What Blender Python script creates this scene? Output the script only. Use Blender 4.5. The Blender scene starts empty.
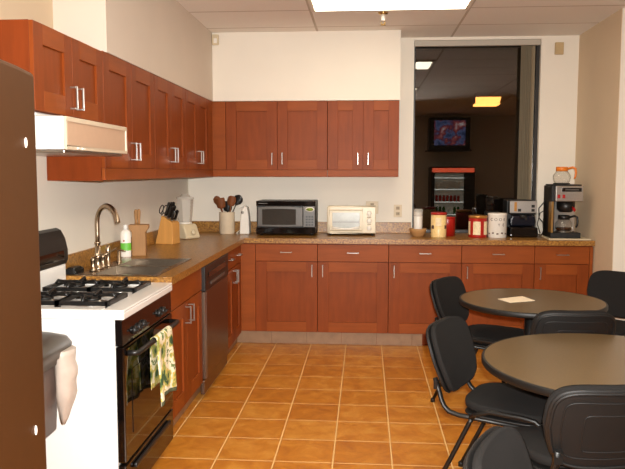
import bpy, bmesh, math, random
from mathutils import Vector, Matrix
random.seed(7)
scn = bpy.context.scene
COL = scn.collection
PI = math.pi

# ------------------------------------------------------------------ materials
def lin(c):
    return tuple(((v/12.92) if v <= .04045 else ((v+.055)/1.055)**2.4) for v in (x/255 for x in c)) + (1,)

def newmat(name):
    m = bpy.data.materials.new(name); m.use_nodes = True
    nt = m.node_tree; b = nt.nodes['Principled BSDF']
    return m, nt, b

def plain(name, rgb, rough=.5, metal=0, spec=.5, noise=0, nscale=40, bump=0, bscale=200, coat=0):
    m, nt, b = newmat(name)
    c = lin(rgb)
    b.inputs['Base Color'].default_value = c
    b.inputs['Roughness'].default_value = rough
    b.inputs['Metallic'].default_value = metal
    b.inputs['Specular IOR Level'].default_value = spec
    b.inputs['Coat Weight'].default_value = coat
    tc = nt.nodes.new('ShaderNodeTexCoord')
    if noise:
        n = nt.nodes.new('ShaderNodeTexNoise'); n.inputs['Scale'].default_value = nscale; n.inputs['Detail'].default_value = 3
        nt.links.new(tc.outputs['Object'], n.inputs['Vector'])
        r = nt.nodes.new('ShaderNodeValToRGB')
        r.color_ramp.elements[0].position = .3; r.color_ramp.elements[1].position = .7
        r.color_ramp.elements[0].color = tuple(x*(1-noise) for x in c[:3])+(1,)
        r.color_ramp.elements[1].color = tuple(min(1, x*(1+noise)) for x in c[:3])+(1,)
        nt.links.new(n.outputs['Fac'], r.inputs['Fac']); nt.links.new(r.outputs['Color'], b.inputs['Base Color'])
    if bump:
        n2 = nt.nodes.new('ShaderNodeTexNoise'); n2.inputs['Scale'].default_value = bscale; n2.inputs['Detail'].default_value = 2
        nt.links.new(tc.outputs['Object'], n2.inputs['Vector'])
        bp = nt.nodes.new('ShaderNodeBump'); bp.inputs['Strength'].default_value = bump; bp.inputs['Distance'].default_value = .002
        nt.links.new(n2.outputs['Fac'], bp.inputs['Height']); nt.links.new(bp.outputs['Normal'], b.inputs['Normal'])
    return m

def wood(name, rgb, axis, rough=.45, var=.15, scale=(30, 30, 30), stretch=.12):
    m, nt, b = newmat(name)
    tc = nt.nodes.new('ShaderNodeTexCoord'); mp = nt.nodes.new('ShaderNodeMapping')
    s = list(scale); s['xyz'.index(axis)] *= stretch
    mp.inputs['Scale'].default_value = s
    oi = nt.nodes.new('ShaderNodeObjectInfo')
    add = nt.nodes.new('ShaderNodeVectorMath'); add.operation = 'ADD'
    mul = nt.nodes.new('ShaderNodeMath'); mul.operation = 'MULTIPLY'; mul.inputs[1].default_value = 7
    nt.links.new(oi.outputs['Random'], mul.inputs[0])
    nt.links.new(tc.outputs['Object'], mp.inputs['Vector'])
    nt.links.new(mp.outputs['Vector'], add.inputs[0]); nt.links.new(mul.outputs[0], add.inputs[1])
    n = nt.nodes.new('ShaderNodeTexNoise'); n.inputs['Scale'].default_value = 1; n.inputs['Detail'].default_value = 4; n.inputs['Roughness'].default_value = .6
    nt.links.new(add.outputs[0], n.inputs['Vector'])
    # blotches
    n2 = nt.nodes.new('ShaderNodeTexNoise'); n2.inputs['Scale'].default_value = 5; n2.inputs['Detail'].default_value = 2
    nt.links.new(tc.outputs['Object'], n2.inputs['Vector'])
    mx = nt.nodes.new('ShaderNodeMath'); mx.operation = 'MULTIPLY_ADD'; mx.inputs[1].default_value = .35
    nt.links.new(n2.outputs['Fac'], mx.inputs[0]); 
    m3 = nt.nodes.new('ShaderNodeMath'); m3.operation = 'MULTIPLY'; m3.inputs[1].default_value = .65
    nt.links.new(n.outputs['Fac'], m3.inputs[0]); nt.links.new(m3.outputs[0], mx.inputs[2])
    r = nt.nodes.new('ShaderNodeValToRGB')
    c = lin(rgb)
    r.color_ramp.elements[0].position = .33; r.color_ramp.elements[1].position = .67
    r.color_ramp.elements[0].color = tuple(x*(1-var) for x in c[:3])+(1,)
    r.color_ramp.elements[1].color = tuple(x*(1+var) for x in c[:3])+(1,)
    nt.links.new(mx.outputs[0], r.inputs['Fac']); nt.links.new(r.outputs['Color'], b.inputs['Base Color'])
    b.inputs['Roughness'].default_value = rough
    b.inputs['Specular IOR Level'].default_value = .17
    return m

def emis(name, rgb, strength):
    m, nt, b = newmat(name)
    b.inputs['Base Color'].default_value = (.8, .8, .8, 1)
    b.inputs['Emission Color'].default_value = lin(rgb)
    b.inputs['Emission Strength'].default_value = strength
    return m

def clear_glass(name, tint=(1, 1, 1, 1), boost=1.0, rough=0.0):
    m, nt, b = newmat(name)
    nt.nodes.remove(b)
    out = nt.nodes['Material Output']
    t = nt.nodes.new('ShaderNodeBsdfTransparent'); t.inputs['Color'].default_value = tint
    g = nt.nodes.new('ShaderNodeBsdfGlossy'); g.inputs['Roughness'].default_value = rough
    lw = nt.nodes.new('ShaderNodeLayerWeight'); lw.inputs['Blend'].default_value = .5
    pw = nt.nodes.new('ShaderNodeMath'); pw.operation = 'POWER'; pw.inputs[1].default_value = 5
    f = nt.nodes.new('ShaderNodeMath'); f.operation = 'MULTIPLY_ADD'; f.inputs[1].default_value = .96; f.inputs[2].default_value = .04
    nt.links.new(lw.outputs['Facing'], pw.inputs[0]); nt.links.new(pw.outputs[0], f.inputs[0])
    mu = nt.nodes.new('ShaderNodeMath'); mu.operation = 'MULTIPLY'; mu.inputs[1].default_value = boost; mu.use_clamp = True
    mx = nt.nodes.new('ShaderNodeMixShader')
    nt.links.new(f.outputs[0], mu.inputs[0]); nt.links.new(mu.outputs[0], mx.inputs['Fac'])
    nt.links.new(t.outputs[0], mx.inputs[1]); nt.links.new(g.outputs[0], mx.inputs[2])
    nt.links.new(mx.outputs[0], out.inputs['Surface'])
    return m

def granite(name):
    m, nt, b = newmat(name)
    tc = nt.nodes.new('ShaderNodeTexCoord')
    n = nt.nodes.new('ShaderNodeTexNoise'); n.inputs['Scale'].default_value = 75; n.inputs['Detail'].default_value = 3; n.inputs['Roughness'].default_value = .7
    v = nt.nodes.new('ShaderNodeTexVoronoi'); v.inputs['Scale'].default_value = 130
    n3 = nt.nodes.new('ShaderNodeTexNoise'); n3.inputs['Scale'].default_value = 9; n3.inputs['Detail'].default_value = 2
    for k in (n, v, n3): nt.links.new(tc.outputs['Object'], k.inputs['Vector'])
    r = nt.nodes.new('ShaderNodeValToRGB')
    e = r.color_ramp.elements
    e[0].position = .3; e[0].color = lin((86, 53, 22)); e[1].position = .72; e[1].color = lin((195, 147, 70))
    x = e.new(.45); x.color = lin((135, 91, 39)); x = e.new(.55); x.color = lin((165, 116, 52))
    nt.links.new(n.outputs['Fac'], r.inputs['Fac'])
    r2 = nt.nodes.new('ShaderNodeValToRGB')
    r2.color_ramp.elements[0].position = .1; r2.color_ramp.elements[0].color = (.55, .5, .45, 1)
    r2.color_ramp.elements[1].position = .3; r2.color_ramp.elements[1].color = (1, 1, 1, 1)
    nt.links.new(v.outputs['Distance'], r2.inputs['Fac'])
    mx = nt.nodes.new('ShaderNodeMix'); mx.data_type = 'RGBA'; mx.blend_type = 'MULTIPLY'; mx.inputs[0].default_value = .6
    nt.links.new(r.outputs['Color'], mx.inputs[6]); nt.links.new(r2.outputs['Color'], mx.inputs[7])
    nt.links.new(mx.outputs[2], b.inputs['Base Color'])
    b.inputs['Roughness'].default_value = .3
    return m

def tile_floor(name):
    m, nt, b = newmat(name)
    tc = nt.nodes.new('ShaderNodeTexCoord'); mp = nt.nodes.new('ShaderNodeMapping')
    mp.inputs['Location'].default_value = (-.6+.3048*30, .925+.3048*60, 0)
    nt.links.new(tc.outputs['Object'], mp.inputs['Vector'])
    br = nt.nodes.new('ShaderNodeTexBrick'); br.offset = 0; br.squash = 1
    br.inputs['Scale'].default_value = 1; br.inputs['Brick Width'].default_value = .3048; br.inputs['Row Height'].default_value = .3048
    br.inputs['Mortar Size'].default_value = .0042; br.inputs['Mortar Smooth'].default_value = .3; br.inputs['Bias'].default_value = 0
    br.inputs['Color1'].default_value = (.0, .0, .0, 1); br.inputs['Color2'].default_value = (1, 1, 1, 1); br.inputs['Mortar'].default_value = (.5, .5, .5, 1)
    nt.links.new(mp.outputs['Vector'], br.inputs['Vector'])
    n = nt.nodes.new('ShaderNodeTexNoise'); n.inputs['Scale'].default_value = 9; n.inputs['Detail'].default_value = 5; n.inputs['Roughness'].default_value = .62; n.inputs['Distortion'].default_value = .6
    nt.links.new(tc.outputs['Object'], n.inputs['Vector'])
    ma = nt.nodes.new('ShaderNodeMath'); ma.operation = 'MULTIPLY_ADD'; ma.inputs[1].default_value = .16
    rgb2 = nt.nodes.new('ShaderNodeRGBToBW'); nt.links.new(br.outputs['Color'], rgb2.inputs[0])
    nt.links.new(rgb2.outputs[0], ma.inputs[0]); nt.links.new(n.outputs['Fac'], ma.inputs[2])
    r = nt.nodes.new('ShaderNodeValToRGB'); e = r.color_ramp.elements
    e[0].position = .33; e[0].color = lin(TILE_A); e[1].position = .85; e[1].color = lin(TILE_C)
    x = e.new(.58); x.color = lin(TILE_B)
    nt.links.new(ma.outputs[0], r.inputs['Fac'])
    mx = nt.nodes.new('ShaderNodeMix'); mx.data_type = 'RGBA'
    nt.links.new(br.outputs['Fac'], mx.inputs[0]); nt.links.new(r.outputs['Color'], mx.inputs[6]); mx.inputs[7].default_value = lin(GROUT)
    nt.links.new(mx.outputs[2], b.inputs['Base Color'])
    rr = nt.nodes.new('ShaderNodeMath'); rr.operation = 'MULTIPLY_ADD'; rr.inputs[1].default_value = .4; rr.inputs[2].default_value = .36
    nt.links.new(br.outputs['Fac'], rr.inputs[0]); nt.links.new(rr.outputs[0], b.inputs['Roughness'])
    bp = nt.nodes.new('ShaderNodeBump'); bp.inputs['Strength'].default_value = .5; bp.inputs['Distance'].default_value = .002; bp.invert = True
    nt.links.new(br.outputs['Fac'], bp.inputs['Height']); nt.links.new(bp.outputs['Normal'], b.inputs['Normal'])
    return m

def tile_ceiling(name):
    m, nt, b = newmat(name)
    tc = nt.nodes.new('ShaderNodeTexCoord'); mp = nt.nodes.new('ShaderNodeMapping')
    mp.inputs['Location'].default_value = (-1.245+1.19*10, .53+.61*30, 0)
    nt.links.new(tc.outputs['Object'], mp.inputs['Vector'])
    br = nt.nodes.new('ShaderNodeTexBrick'); br.offset = 0; br.squash = 1
    br.inputs['Scale'].default_value = 1; br.inputs['Brick Width'].default_value = 1.19; br.inputs['Row Height'].default_value = .61
    br.inputs['Mortar Size'].default_value = .011; br.inputs['Mortar Smooth'].default_value = .2
    br.inputs['Color1'].default_value = lin((246, 240, 232)); br.inputs['Color2'].default_value = lin((242, 236, 226)); br.inputs['Mortar'].default_value = lin((200, 188, 172))
    nt.links.new(mp.outputs['Vector'], br.inputs['Vector'])
    n = nt.nodes.new('ShaderNodeTexNoise'); n.inputs['Scale'].default_value = 90; n.inputs['Detail'].default_value = 3
    nt.links.new(tc.outputs['Object'], n.inputs['Vector'])
    mx = nt.nodes.new('ShaderNodeMix'); mx.data_type = 'RGBA'; mx.blend_type = 'MULTIPLY'; mx.inputs[0].default_value = .12
    nt.links.new(br.outputs['Color'], mx.inputs[6]); nt.links.new(n.outputs['Color'], mx.inputs[7])
    nt.links.new(mx.outputs[2], b.inputs['Base Color']); b.inputs['Roughness'].default_value = .95
    bp = nt.nodes.new('ShaderNodeBump'); bp.inputs['Strength'].default_value = .4; bp.inputs['Distance'].default_value = .004
    nt.links.new(br.outputs['Fac'], bp.inputs['Height']); nt.links.new(bp.outputs['Normal'], b.inputs['Normal'])
    return m

def towel_mat(name):
    m, nt, b = newmat(name)
    tc = nt.nodes.new('ShaderNodeTexCoord')
    v = nt.nodes.new('ShaderNodeTexVoronoi'); v.inputs['Scale'].default_value = 17
    n = nt.nodes.new('ShaderNodeTexNoise'); n.inputs['Scale'].default_value = 13; n.inputs['Detail'].default_value = 3
    for k in (v, n): nt.links.new(tc.outputs['Object'], k.inputs['Vector'])
    r = nt.nodes.new('ShaderNodeValToRGB'); r.color_ramp.interpolation = 'CONSTANT'; e = r.color_ramp.elements
    e[0].position = 0; e[0].color = lin((58, 84, 48)); e[1].position = .40; e[1].color = lin((150, 156, 80))
    for p, c in ((.47, (205, 186, 96)), (.52, (236, 226, 196)), (.63, (110, 130, 76)), (.68, (240, 232, 208))):
        x = e.new(p); x.color = lin(c)
    mxv = nt.nodes.new('ShaderNodeMath'); mxv.operation = 'MULTIPLY_ADD'; mxv.inputs[1].default_value = .25
    nt.links.new(v.outputs['Distance'], mxv.inputs[0]); nt.links.new(n.outputs['Fac'], mxv.inputs[2])
    sub = nt.nodes.new('ShaderNodeMath'); sub.operation = 'SUBTRACT'; sub.inputs[1].default_value = .10
    nt.links.new(mxv.outputs[0], sub.inputs[0]); nt.links.new(sub.outputs[0], r.inputs['Fac'])
    # bands by height: plain cream border then dark green hem
    sx = nt.nodes.new('ShaderNodeSeparateXYZ'); nt.links.new(tc.outputs['Object'], sx.inputs[0])
    r2 = nt.nodes.new('ShaderNodeValToRGB'); r2.color_ramp.interpolation = 'CONSTANT'; e2 = r2.color_ramp.elements
    e2[0].position = 0; e2[0].color = (1, 1, 1, 1); e2[1].position = .16; e2[1].color = (0, 0, 0, 1)
    mp = nt.nodes.new('ShaderNodeMapRange'); mp.inputs['From Min'].default_value = -.345; mp.inputs['From Max'].default_value = .0
    nt.links.new(sx.outputs['Z'], mp.inputs['Value']); nt.links.new(mp.outputs['Result'], r2.inputs['Fac'])
    mx = nt.nodes.new('ShaderNodeMix'); mx.data_type = 'RGBA'
    nt.links.new(r2.outputs['Color'], mx.inputs[0]); nt.links.new(r.outputs['Color'], mx.inputs[6]); mx.inputs[7].default_value = lin((238, 230, 208))
    nt.links.new(mx.outputs[2], b.inputs['Base Color']); b.inputs['Roughness'].default_value = .95
    return m

def screen_mat(name):
    m, nt, b = newmat(name)
    tc = nt.nodes.new('ShaderNodeTexCoord')
    n = nt.nodes.new('ShaderNodeTexNoise'); n.inputs['Scale'].default_value = 5; n.inputs['Detail'].default_value = 3
    nt.links.new(tc.outputs['Object'], n.inputs['Vector'])
    r = nt.nodes.new('ShaderNodeValToRGB'); e = r.color_ramp.elements
    e[0].position = .35; e[0].color = lin((40, 55, 90)); e[1].position = .7; e[1].color = lin((200, 190, 190))
    for p, c in ((.45, (90, 100, 140)), (.5, (90, 40, 60)), (.57, (150, 70, 70))):
        x = e.new(p); x.color = lin(c)
    nt.links.new(n.outputs['Fac'], r.inputs['Fac'])
    b.inputs['Base Color'].default_value = (.01, .01, .01, 1)
    nt.links.new(r.outputs['Color'], b.inputs['Emission Color']); b.inputs['Emission Strength'].default_value = .8
    return m

TILE_A, TILE_B, TILE_C, GROUT = (168, 96, 26), (194, 122, 38), (214, 150, 64), (228, 186, 124)
W_RGB = (130, 60, 19)
M = {}
M['wood_v'] = wood('cabinet_wood_vertical', W_RGB, 'z')
M['wood_h'] = wood('cabinet_wood_horizontal', (142, 70, 25), 'x')  # lighter tone puts the sheen of the rails into the colour
M['wood_body'] = wood('cabinet_wood_body', (122, 52, 16), 'z')
M['steel'] = plain('brushed_steel', (190, 186, 180), .32, 1, noise=.05, nscale=120)
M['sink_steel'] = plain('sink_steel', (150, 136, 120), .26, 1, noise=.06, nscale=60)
M['bowl_steel_shaded'] = plain('sink_bowl_steel_shaded', (104, 94, 82), .34, 1, noise=.08, nscale=60)  # the sink's steel, darkened to paint in the shade inside the bowls
M['steel_dark'] = plain('dishwasher_steel', (128, 110, 96), .34, 1, noise=.06, nscale=60)
M['handle'] = plain('handle_steel', (168, 162, 154), .34, 1, noise=.03)
M['nickel'] = plain('brushed_nickel', (176, 156, 132), .3, 1, noise=.05)
M['granite'] = granite('speckled_brown_counter')
M['floor'] = tile_floor('ceramic_floor_tile')
M['ceiling'] = tile_ceiling('ceiling_tile')
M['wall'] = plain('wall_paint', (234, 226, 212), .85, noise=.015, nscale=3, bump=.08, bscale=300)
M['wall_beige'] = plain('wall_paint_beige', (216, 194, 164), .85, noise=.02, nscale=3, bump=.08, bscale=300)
M['wall_dimmed'] = plain('wall_paint_dimmed', (216, 203, 188), .85, noise=.015, nscale=3, bump=.08, bscale=300)  # wall paint darkened in colour against flash glare on the left soffit
M['dark_wall'] = plain('rear_wall_paint', (214, 202, 186), .85, noise=.03, nscale=3)
M['toe_tile'] = plain('toe_kick_tile', (148, 114, 84), .45, noise=.12, nscale=14)
M['white'] = plain('white_enamel', (236, 234, 230), .25, noise=.01, coat=.3)
M['white_plastic'] = plain('white_plastic', (232, 226, 216), .4, noise=.02)
M['cream'] = plain('cream_enamel', (210, 194, 162), .3, noise=.02)
M['hood_front_shaded'] = plain('hood_front_panel_shaded', (196, 164, 138), .45, noise=.02)  # beige panel, darkened in colour for the weak grazing light on it
M['hood_border'] = plain('hood_border', (212, 196, 172), .35, noise=.02)
M['black_gloss'] = plain('black_gloss', (16, 12, 11), .07, spec=.6, noise=.1)
M['black_glass'] = plain('black_oven_glass', (12, 8, 7), .04, spec=.9, noise=.1)
M['black_plastic'] = plain('black_plastic', (24, 22, 21), .38, noise=.1, bump=.12, bscale=500)
M['black_satin'] = plain('black_satin_metal', (16, 15, 14), .45, noise=.1)
M['cast_iron'] = plain('cast_iron', (9, 8, 8), .36, noise=.15, bump=.3)
M['fabric'] = plain('charcoal_fabric', (33, 31, 30), .95, spec=.2, noise=.2, nscale=350, bump=.5, bscale=700)
M['shell'] = plain('chair_shell_plastic', (18, 16, 15), .55, noise=.1, bump=.25, bscale=600)
M['rubber'] = plain('black_rubber', (13, 12, 11), .5, noise=.1)
M['laminate'] = plain('speckled_table_laminate', (106, 86, 58), .3, noise=.16, nscale=260)
M['fridge'] = plain('fridge_bronze_metal', (86, 54, 29), .45, .55, noise=.03, nscale=30)
M['bin_body'] = plain('bin_grey_brown_plastic', (98, 80, 72), .45, noise=.03)
M['bin_lid'] = plain('bin_lid_plastic', (64, 56, 48), .38, noise=.04)
M['bag'] = plain('white_bin_bag', (184, 170, 158), .5, noise=.03, bump=.6, bscale=30)
M['towel'] = towel_mat('printed_kitchen_towel')
M['towel_hem'] = plain('towel_hem', (84, 92, 66), .95, noise=.1)
M['blockwood'] = wood('knife_block_wood', (206, 150, 82), 'z', .45, .1)
M['oldwood'] = wood('pale_block_wood', (164, 122, 80), 'z', .55, .14)
M['spoonwood'] = wood('spoon_wood', (120, 70, 40), 'z', .5, .2)
M['crock'] = plain('crock_glaze', (214, 196, 170), .35, noise=.03)
M['bowlwood'] = wood('wood_bowl', (176, 132, 84), 'x', .5, .12)
M['red_tin'] = plain('red_tin', (168, 30, 22), .3, noise=.05)
M['gold_lid'] = plain('gold_lid', (196, 140, 70), .3, .6, noise=.05)
M['label_cream'] = plain('cream_label', (232, 210, 168), .5, noise=.12, nscale=60)
M['yellow_tin'] = plain('pale_yellow_tin', (236, 204, 140), .35, noise=.10, nscale=45)
M['orange'] = plain('orange_plastic', (232, 128, 36), .35, noise=.03)
M['red_plastic'] = plain('red_plastic', (170, 24, 26), .35, noise=.03)
M['green_label'] = plain('green_label', (104, 186, 62), .45, noise=.05)
M['mw_grey'] = plain('microwave_grey', (88, 83, 78), .35, noise=.05)
M['mw_window'] = plain('microwave_window', (56, 51, 46), .12, noise=.25, nscale=220)
M['sticker'] = plain('green_yellow_sticker', (120, 140, 40), .5, noise=.3, nscale=120)
M['paper'] = plain('white_paper', (244, 226, 196), .8, noise=.02)
M['toast_glass'] = plain('toaster_door_glass', (172, 174, 170), .2, .1, noise=.1, nscale=20)
M['glass'] = clear_glass('clear_glass', (.985, .985, .98, 1), .9)
M['window_glass'] = clear_glass('window_pane_glass', (.62, .6, .57, 1), 3.6)
M['jug'] = clear_glass('clear_jug_plastic', (.95, .94, .92, 1), 2.0, .2)
def frosted(name, rgb, fac):
    m, nt, b = newmat(name)
    b.inputs['Base Color'].default_value = lin(rgb); b.inputs['Roughness'].default_value = .15
    t = nt.nodes.new('ShaderNodeBsdfTransparent'); mx = nt.nodes.new('ShaderNodeMixShader'); mx.inputs[0].default_value = fac
    nt.links.new(t.outputs[0], mx.inputs[1]); nt.links.new(b.outputs[0], mx.inputs[2]); nt.links.new(mx.outputs[0], nt.nodes['Material Output'].inputs['Surface'])
    return m
M['jug'] = frosted('clear_jug_plastic', (226, 220, 210), .38)
M['coffee'] = plain('coffee', (60, 34, 18), .2, noise=.05)
M['blind'] = plain('blind_vane_fabric', (150, 136, 112), .8, noise=.03, bump=.2)
M['headrail'] = plain('blind_headrail', (178, 170, 156), .5, noise=.02)
M['frame_dark'] = plain('dark_window_frame', (34, 29, 26), .4, noise=.05)
M['beige_box'] = plain('beige_wall_box', (190, 164, 120), .5, noise=.03)
M['side_brown'] = plain('brewer_side_panel', (150, 112, 58), .4, .4, noise=.05)
M['brass'] = plain('brass', (200, 170, 110), .25, 1, noise=.04)
M['lamp'] = emis('fluorescent_diffuser', (255, 243, 217), 4.0)
M['lamp_frame'] = plain('fixture_frame', (216, 206, 192), .6, noise=.02)
M['sodium'] = emis('sodium_lens', (255, 166, 84), 4.2)
M['tv'] = screen_mat('television_picture')
M['vm_light'] = emis('vending_shelf_light', (206, 214, 206), 1.2)
M['vm_red'] = emis('vending_header_light', (230, 70, 30), 1.4)
M['vm_back'] = emis('vending_back_light', (120, 128, 116), .35)
M['can'] = plain('drink_can_red', (190, 40, 36), .3, noise=.1)
M['bottle'] = plain('drink_bottle_green', (60, 120, 60), .2, noise=.1)
M['asphalt'] = plain('asphalt', (44, 42, 40), .9, noise=.1)
M['pole'] = plain('lamp_pole_paint', (40, 36, 32), .6, noise=.1)
M['ink'] = plain('dark_ink', (96, 70, 56), .7, noise=.05)
M['plate'] = plain('outlet_plate', (216, 198, 168), .5, noise=.02)
M['socket'] = plain('socket_grey', (168, 146, 112), .5, noise=.1)
M['espresso_blue'] = plain('espresso_dark_tank', (24, 26, 36), .12, noise=.1)

# ------------------------------------------------------------------ geometry helpers
class MB:
    def __init__(s): s.v = []; s.f = []; s.m = []; s.smooth = []
    def add(s, vs, fs, mi=0, sm=False):
        o = len(s.v); s.v += [tuple(x) for x in vs]
        for f in fs: s.f.append([i+o for i in f]); s.m.append(mi); s.smooth.append(sm)
        return s
    def box(s, x0, x1, y0, y1, z0, z1, mi=0):
        x0, x1 = min(x0, x1), max(x0, x1); y0, y1 = min(y0, y1), max(y0, y1); z0, z1 = min(z0, z1), max(z0, z1)
        vs = [(x0,y0,z0),(x1,y0,z0),(x1,y1,z0),(x0,y1,z0),(x0,y0,z1),(x1,y0,z1),(x1,y1,z1),(x0,y1,z1)]
        return s.add(vs, [(0,3,2,1),(4,5,6,7),(0,1,5,4),(1,2,6,5),(2,3,7,6),(3,0,4,7)], mi)
    def obox(s, mat, sx, sy, sz, mi=0):
        vs = [mat @ Vector((x*sx/2, y*sy/2, z*sz/2)) for z in (-1,1) for x, y in ((-1,-1),(1,-1),(1,1),(-1,1))]
        return s.add(vs, [(0,3,2,1),(4,5,6,7),(0,1,5,4),(1,2,6,5),(2,3,7,6),(3,0,4,7)], mi)
    def prism(s, poly, axis, a, b, mi=0, sm=False):
        # poly in the two remaining axes, in cyclic order (x->(y,z), y->(x,z), z->(x,y))
        def mk(p, t):
            return {'x': (t, p[0], p[1]), 'y': (p[0], t, p[1]), 'z': (p[0], p[1], t)}[axis]
        n = len(poly)
        vs = [mk(p, a) for p in poly] + [mk(p, b) for p in poly]
        s.add(vs, [tuple(range(n))[::-1], tuple(range(n, 2*n))], mi)
        s.add(vs, [(i, (i+1) % n, n+(i+1) % n, n+i) for i in range(n)], mi, sm)
        return s
    def lathe(s, prof, c=(0,0,0), n=28, mi=0, sm=True, cap=True):
        vs = []; k = len(prof)
        for r, z in prof:
            for i in range(n):
                a = 2*PI*i/n; vs.append((c[0]+r*math.cos(a), c[1]+r*math.sin(a), c[2]+z))
        fs = [(j*n+i, j*n+(i+1) % n, (j+1)*n+(i+1) % n, (j+1)*n+i) for j in range(k-1) for i in range(n)]
        s.add(vs, fs, mi, sm)
        if cap:
            s.add(vs[:n], [tuple(range(n))[::-1]], mi); s.add(vs[-n:], [tuple(range(n))], mi)
        return s
    def tube(s, pts, r, n=10, mi=0, cap=True, sm=True, flat=1.0):
        pts = [Vector(p) for p in pts]; k = len(pts)
        rs = r if isinstance(r, (list, tuple)) else [r]*k
        t0 = (pts[1]-pts[0]).normalized()
        up = Vector((0,0,1)) if abs(t0.z) < .9 else Vector((1,0,0))
        nrm = (up - t0*up.dot(t0)).normalized(); vs = []
        for i, p in enumerate(pts):
            t = (pts[min(i+1,k-1)]-pts[max(i-1,0)]).normalized()
            nrm = (nrm - t*nrm.dot(t)).normalized(); bn = t.cross(nrm)
            for j in range(n):
                a = 2*PI*j/n + (PI/4 if n == 4 else 0)
                vs.append(p + nrm*(rs[i]*math.cos(a)) + bn*(rs[i]*flat*math.sin(a)))
        fs = [(j*n+i, j*n+(i+1) % n, (j+1)*n+(i+1) % n, (j+1)*n+i) for j in range(k-1) for i in range(n)]
        s.add(vs, fs, mi, sm and n > 4)
        if cap:
            s.add(vs[:n], [tuple(range(n))[::-1]], mi); s.add(vs[-n:], [tuple(range(n))], mi)
        return s
    def pad(s, w, h, t, mapf, e=4.0, dome=.3, n=48, rings=7, mi=0):
        # cushion: superellipse outline w x h, thickness t, mapf(u,v,d)->point
        vs = []; fs = []
        def se(a):
            c, q = math.cos(a), math.sin(a)
            return (abs(c)**(2/e)*math.copysign(1, c)*w/2, abs(q)**(2/e)*math.copysign(1, q)*h/2)
        prof = []
        for i in range(rings):                       # front side centre->edge
            f = i/(rings-1)
            prof.append((.02+.92*f, t/2*(1-dome*f**3)))
        prof += [(.985, t*.28), (1.0, 0), (.985, -t*.28)]
        for i in range(rings):
            f = 1-i/(rings-1)
            prof.append((.02+.92*f, -t/2*(1-dome*.5*f**3)))
        for k, d in prof:
            for j in range(n):
                u, v = se(2*PI*j/n); vs.append(mapf(u*k, v*k, d))
        m = len(prof)
        for i in range(m-1):
            for j in range(n):
                fs.append((i*n+j, (i+1)*n+j, (i+1)*n+(j+1) % n, i*n+(j+1) % n))
        s.add(vs, fs, mi, True)
        s.add(vs[:n], [tuple(range(n))], mi, True); s.add(vs[-n:], [tuple(range(n))[::-1]], mi, True)
        return s
    def build(s, name, mats, parent=None, bevel=0, seg=2, loc=None):
        me = bpy.data.meshes.new(name); me.from_pydata(s.v, [], s.f)
        if not isinstance(mats, (list, tuple)): mats = [mats]
        for m in mats: me.materials.append(M[m] if isinstance(m, str) else m)
        for p, mi, sm in zip(me.polygons, s.m, s.smooth): p.material_index = mi; p.use_smooth = sm
        bm = bmesh.new(); bm.from_mesh(me)
        bmesh.ops.remove_doubles(bm, verts=bm.verts, dist=1e-6)
        bmesh.ops.recalc_face_normals(bm, faces=bm.faces); bm.to_mesh(me); bm.free()
        o = bpy.data.objects.new(name, me); COL.objects.link(o)
        if parent: o.parent = parent
        if loc: o.location = loc
        if bevel:
            b = o.modifiers.new('soft_edges', 'BEVEL'); b.width = bevel; b.segments = seg; b.limit_method = 'ANGLE'; b.angle_limit = math.radians(40)
            b.harden_normals = False
        return o

def tag(o, label, cat, group=None):
    o['label'] = label; o['category'] = cat
    if group: o['group'] = group
    return o
def thing(name, label, cat, loc=(0,0,0), rz=0, group=None):
    o = bpy.data.objects.new(name, None); o.empty_display_size = .1; COL.objects.link(o)
    o.location = loc; o.rotation_euler = (0, 0, rz)
    return tag(o, label, cat, group)
def struct(o): o['kind'] = 'structure'; return o
def kids(o): return [c for c in bpy.data.objects if c.parent == o]
def copy_tree(o, parent=None):
    c = o.copy(); COL.objects.link(c)
    if parent: c.parent = parent
    for ch in kids(o):
        copy_tree(ch, c)
    return c
def arc(c, r, a0, a1, n, plane='xz'):
    out = []
    for i in range(n+1):
        a = a0+(a1-a0)*i/n; p = [c[0], c[1], c[2]]
        i0, i1 = 'xyz'.index(plane[0]), 'xyz'.index(plane[1])
        p[i0] += r*math.cos(a); p[i1] += r*math.sin(a); out.append(tuple(p))
    return out

# ------------------------------------------------------------------ the room
CEIL = 2.71; XR = 3.565; XF = 6.4; YR = -8.8; CT = .93
struct(MB().box(-.15, XF+.15, YR-.15, .15, -.1, 0).build('floor', 'floor'))
struct(MB().box(-.15, XF+.15, YR-.15, .15, CEIL, CEIL+.1).build('ceiling', 'ceiling'))
struct(MB().box(-.15, 0, YR-.15, .15, 0, CEIL).build('wall_left', 'wall'))
WX0, WX1, WZ0, WZ1 = 2.105, 3.235, CT, 2.685
struct(MB().box(0, WX0, 0, .15, 0, CEIL).box(WX1, XR+.15, 0, .15, 0, CEIL).box(WX0, WX1, 0, .15, 0, WZ0-.002).box(WX0, WX1, 0, .15, WZ1, CEIL).build('wall_back', 'wall'))
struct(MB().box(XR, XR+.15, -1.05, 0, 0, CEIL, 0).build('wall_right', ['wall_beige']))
struct(MB().box(XR+.004, XF, -1.054, -.9, 0, CEIL).build('wall_alcove', 'wall'))
struct(MB().box(XF, XF+.15, YR-.15, -.9, 0, CEIL).build('wall_far_right', 'dark_wall'))
struct(MB().box(0, XF, YR-.15, YR, 0, CEIL).build('wall_rear', 'dark_wall'))
# boxed-in soffit above the wall cabinets
struct(MB().box(.001, .318, -2.905, -.001, 2.117, CEIL).build('wall_soffit_left', 'wall_dimmed'))
struct(MB().box(.319, 1.965, -.348, -.001, 2.117, CEIL).build('wall_soffit_back', 'wall'))
struct(MB().box(.0005, .034, -8.7, -2.906, 2.118, CEIL).build('wall_left_upper', 'wall_beige'))  # beige used to darken this wall, standing in for flash falloff
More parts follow.
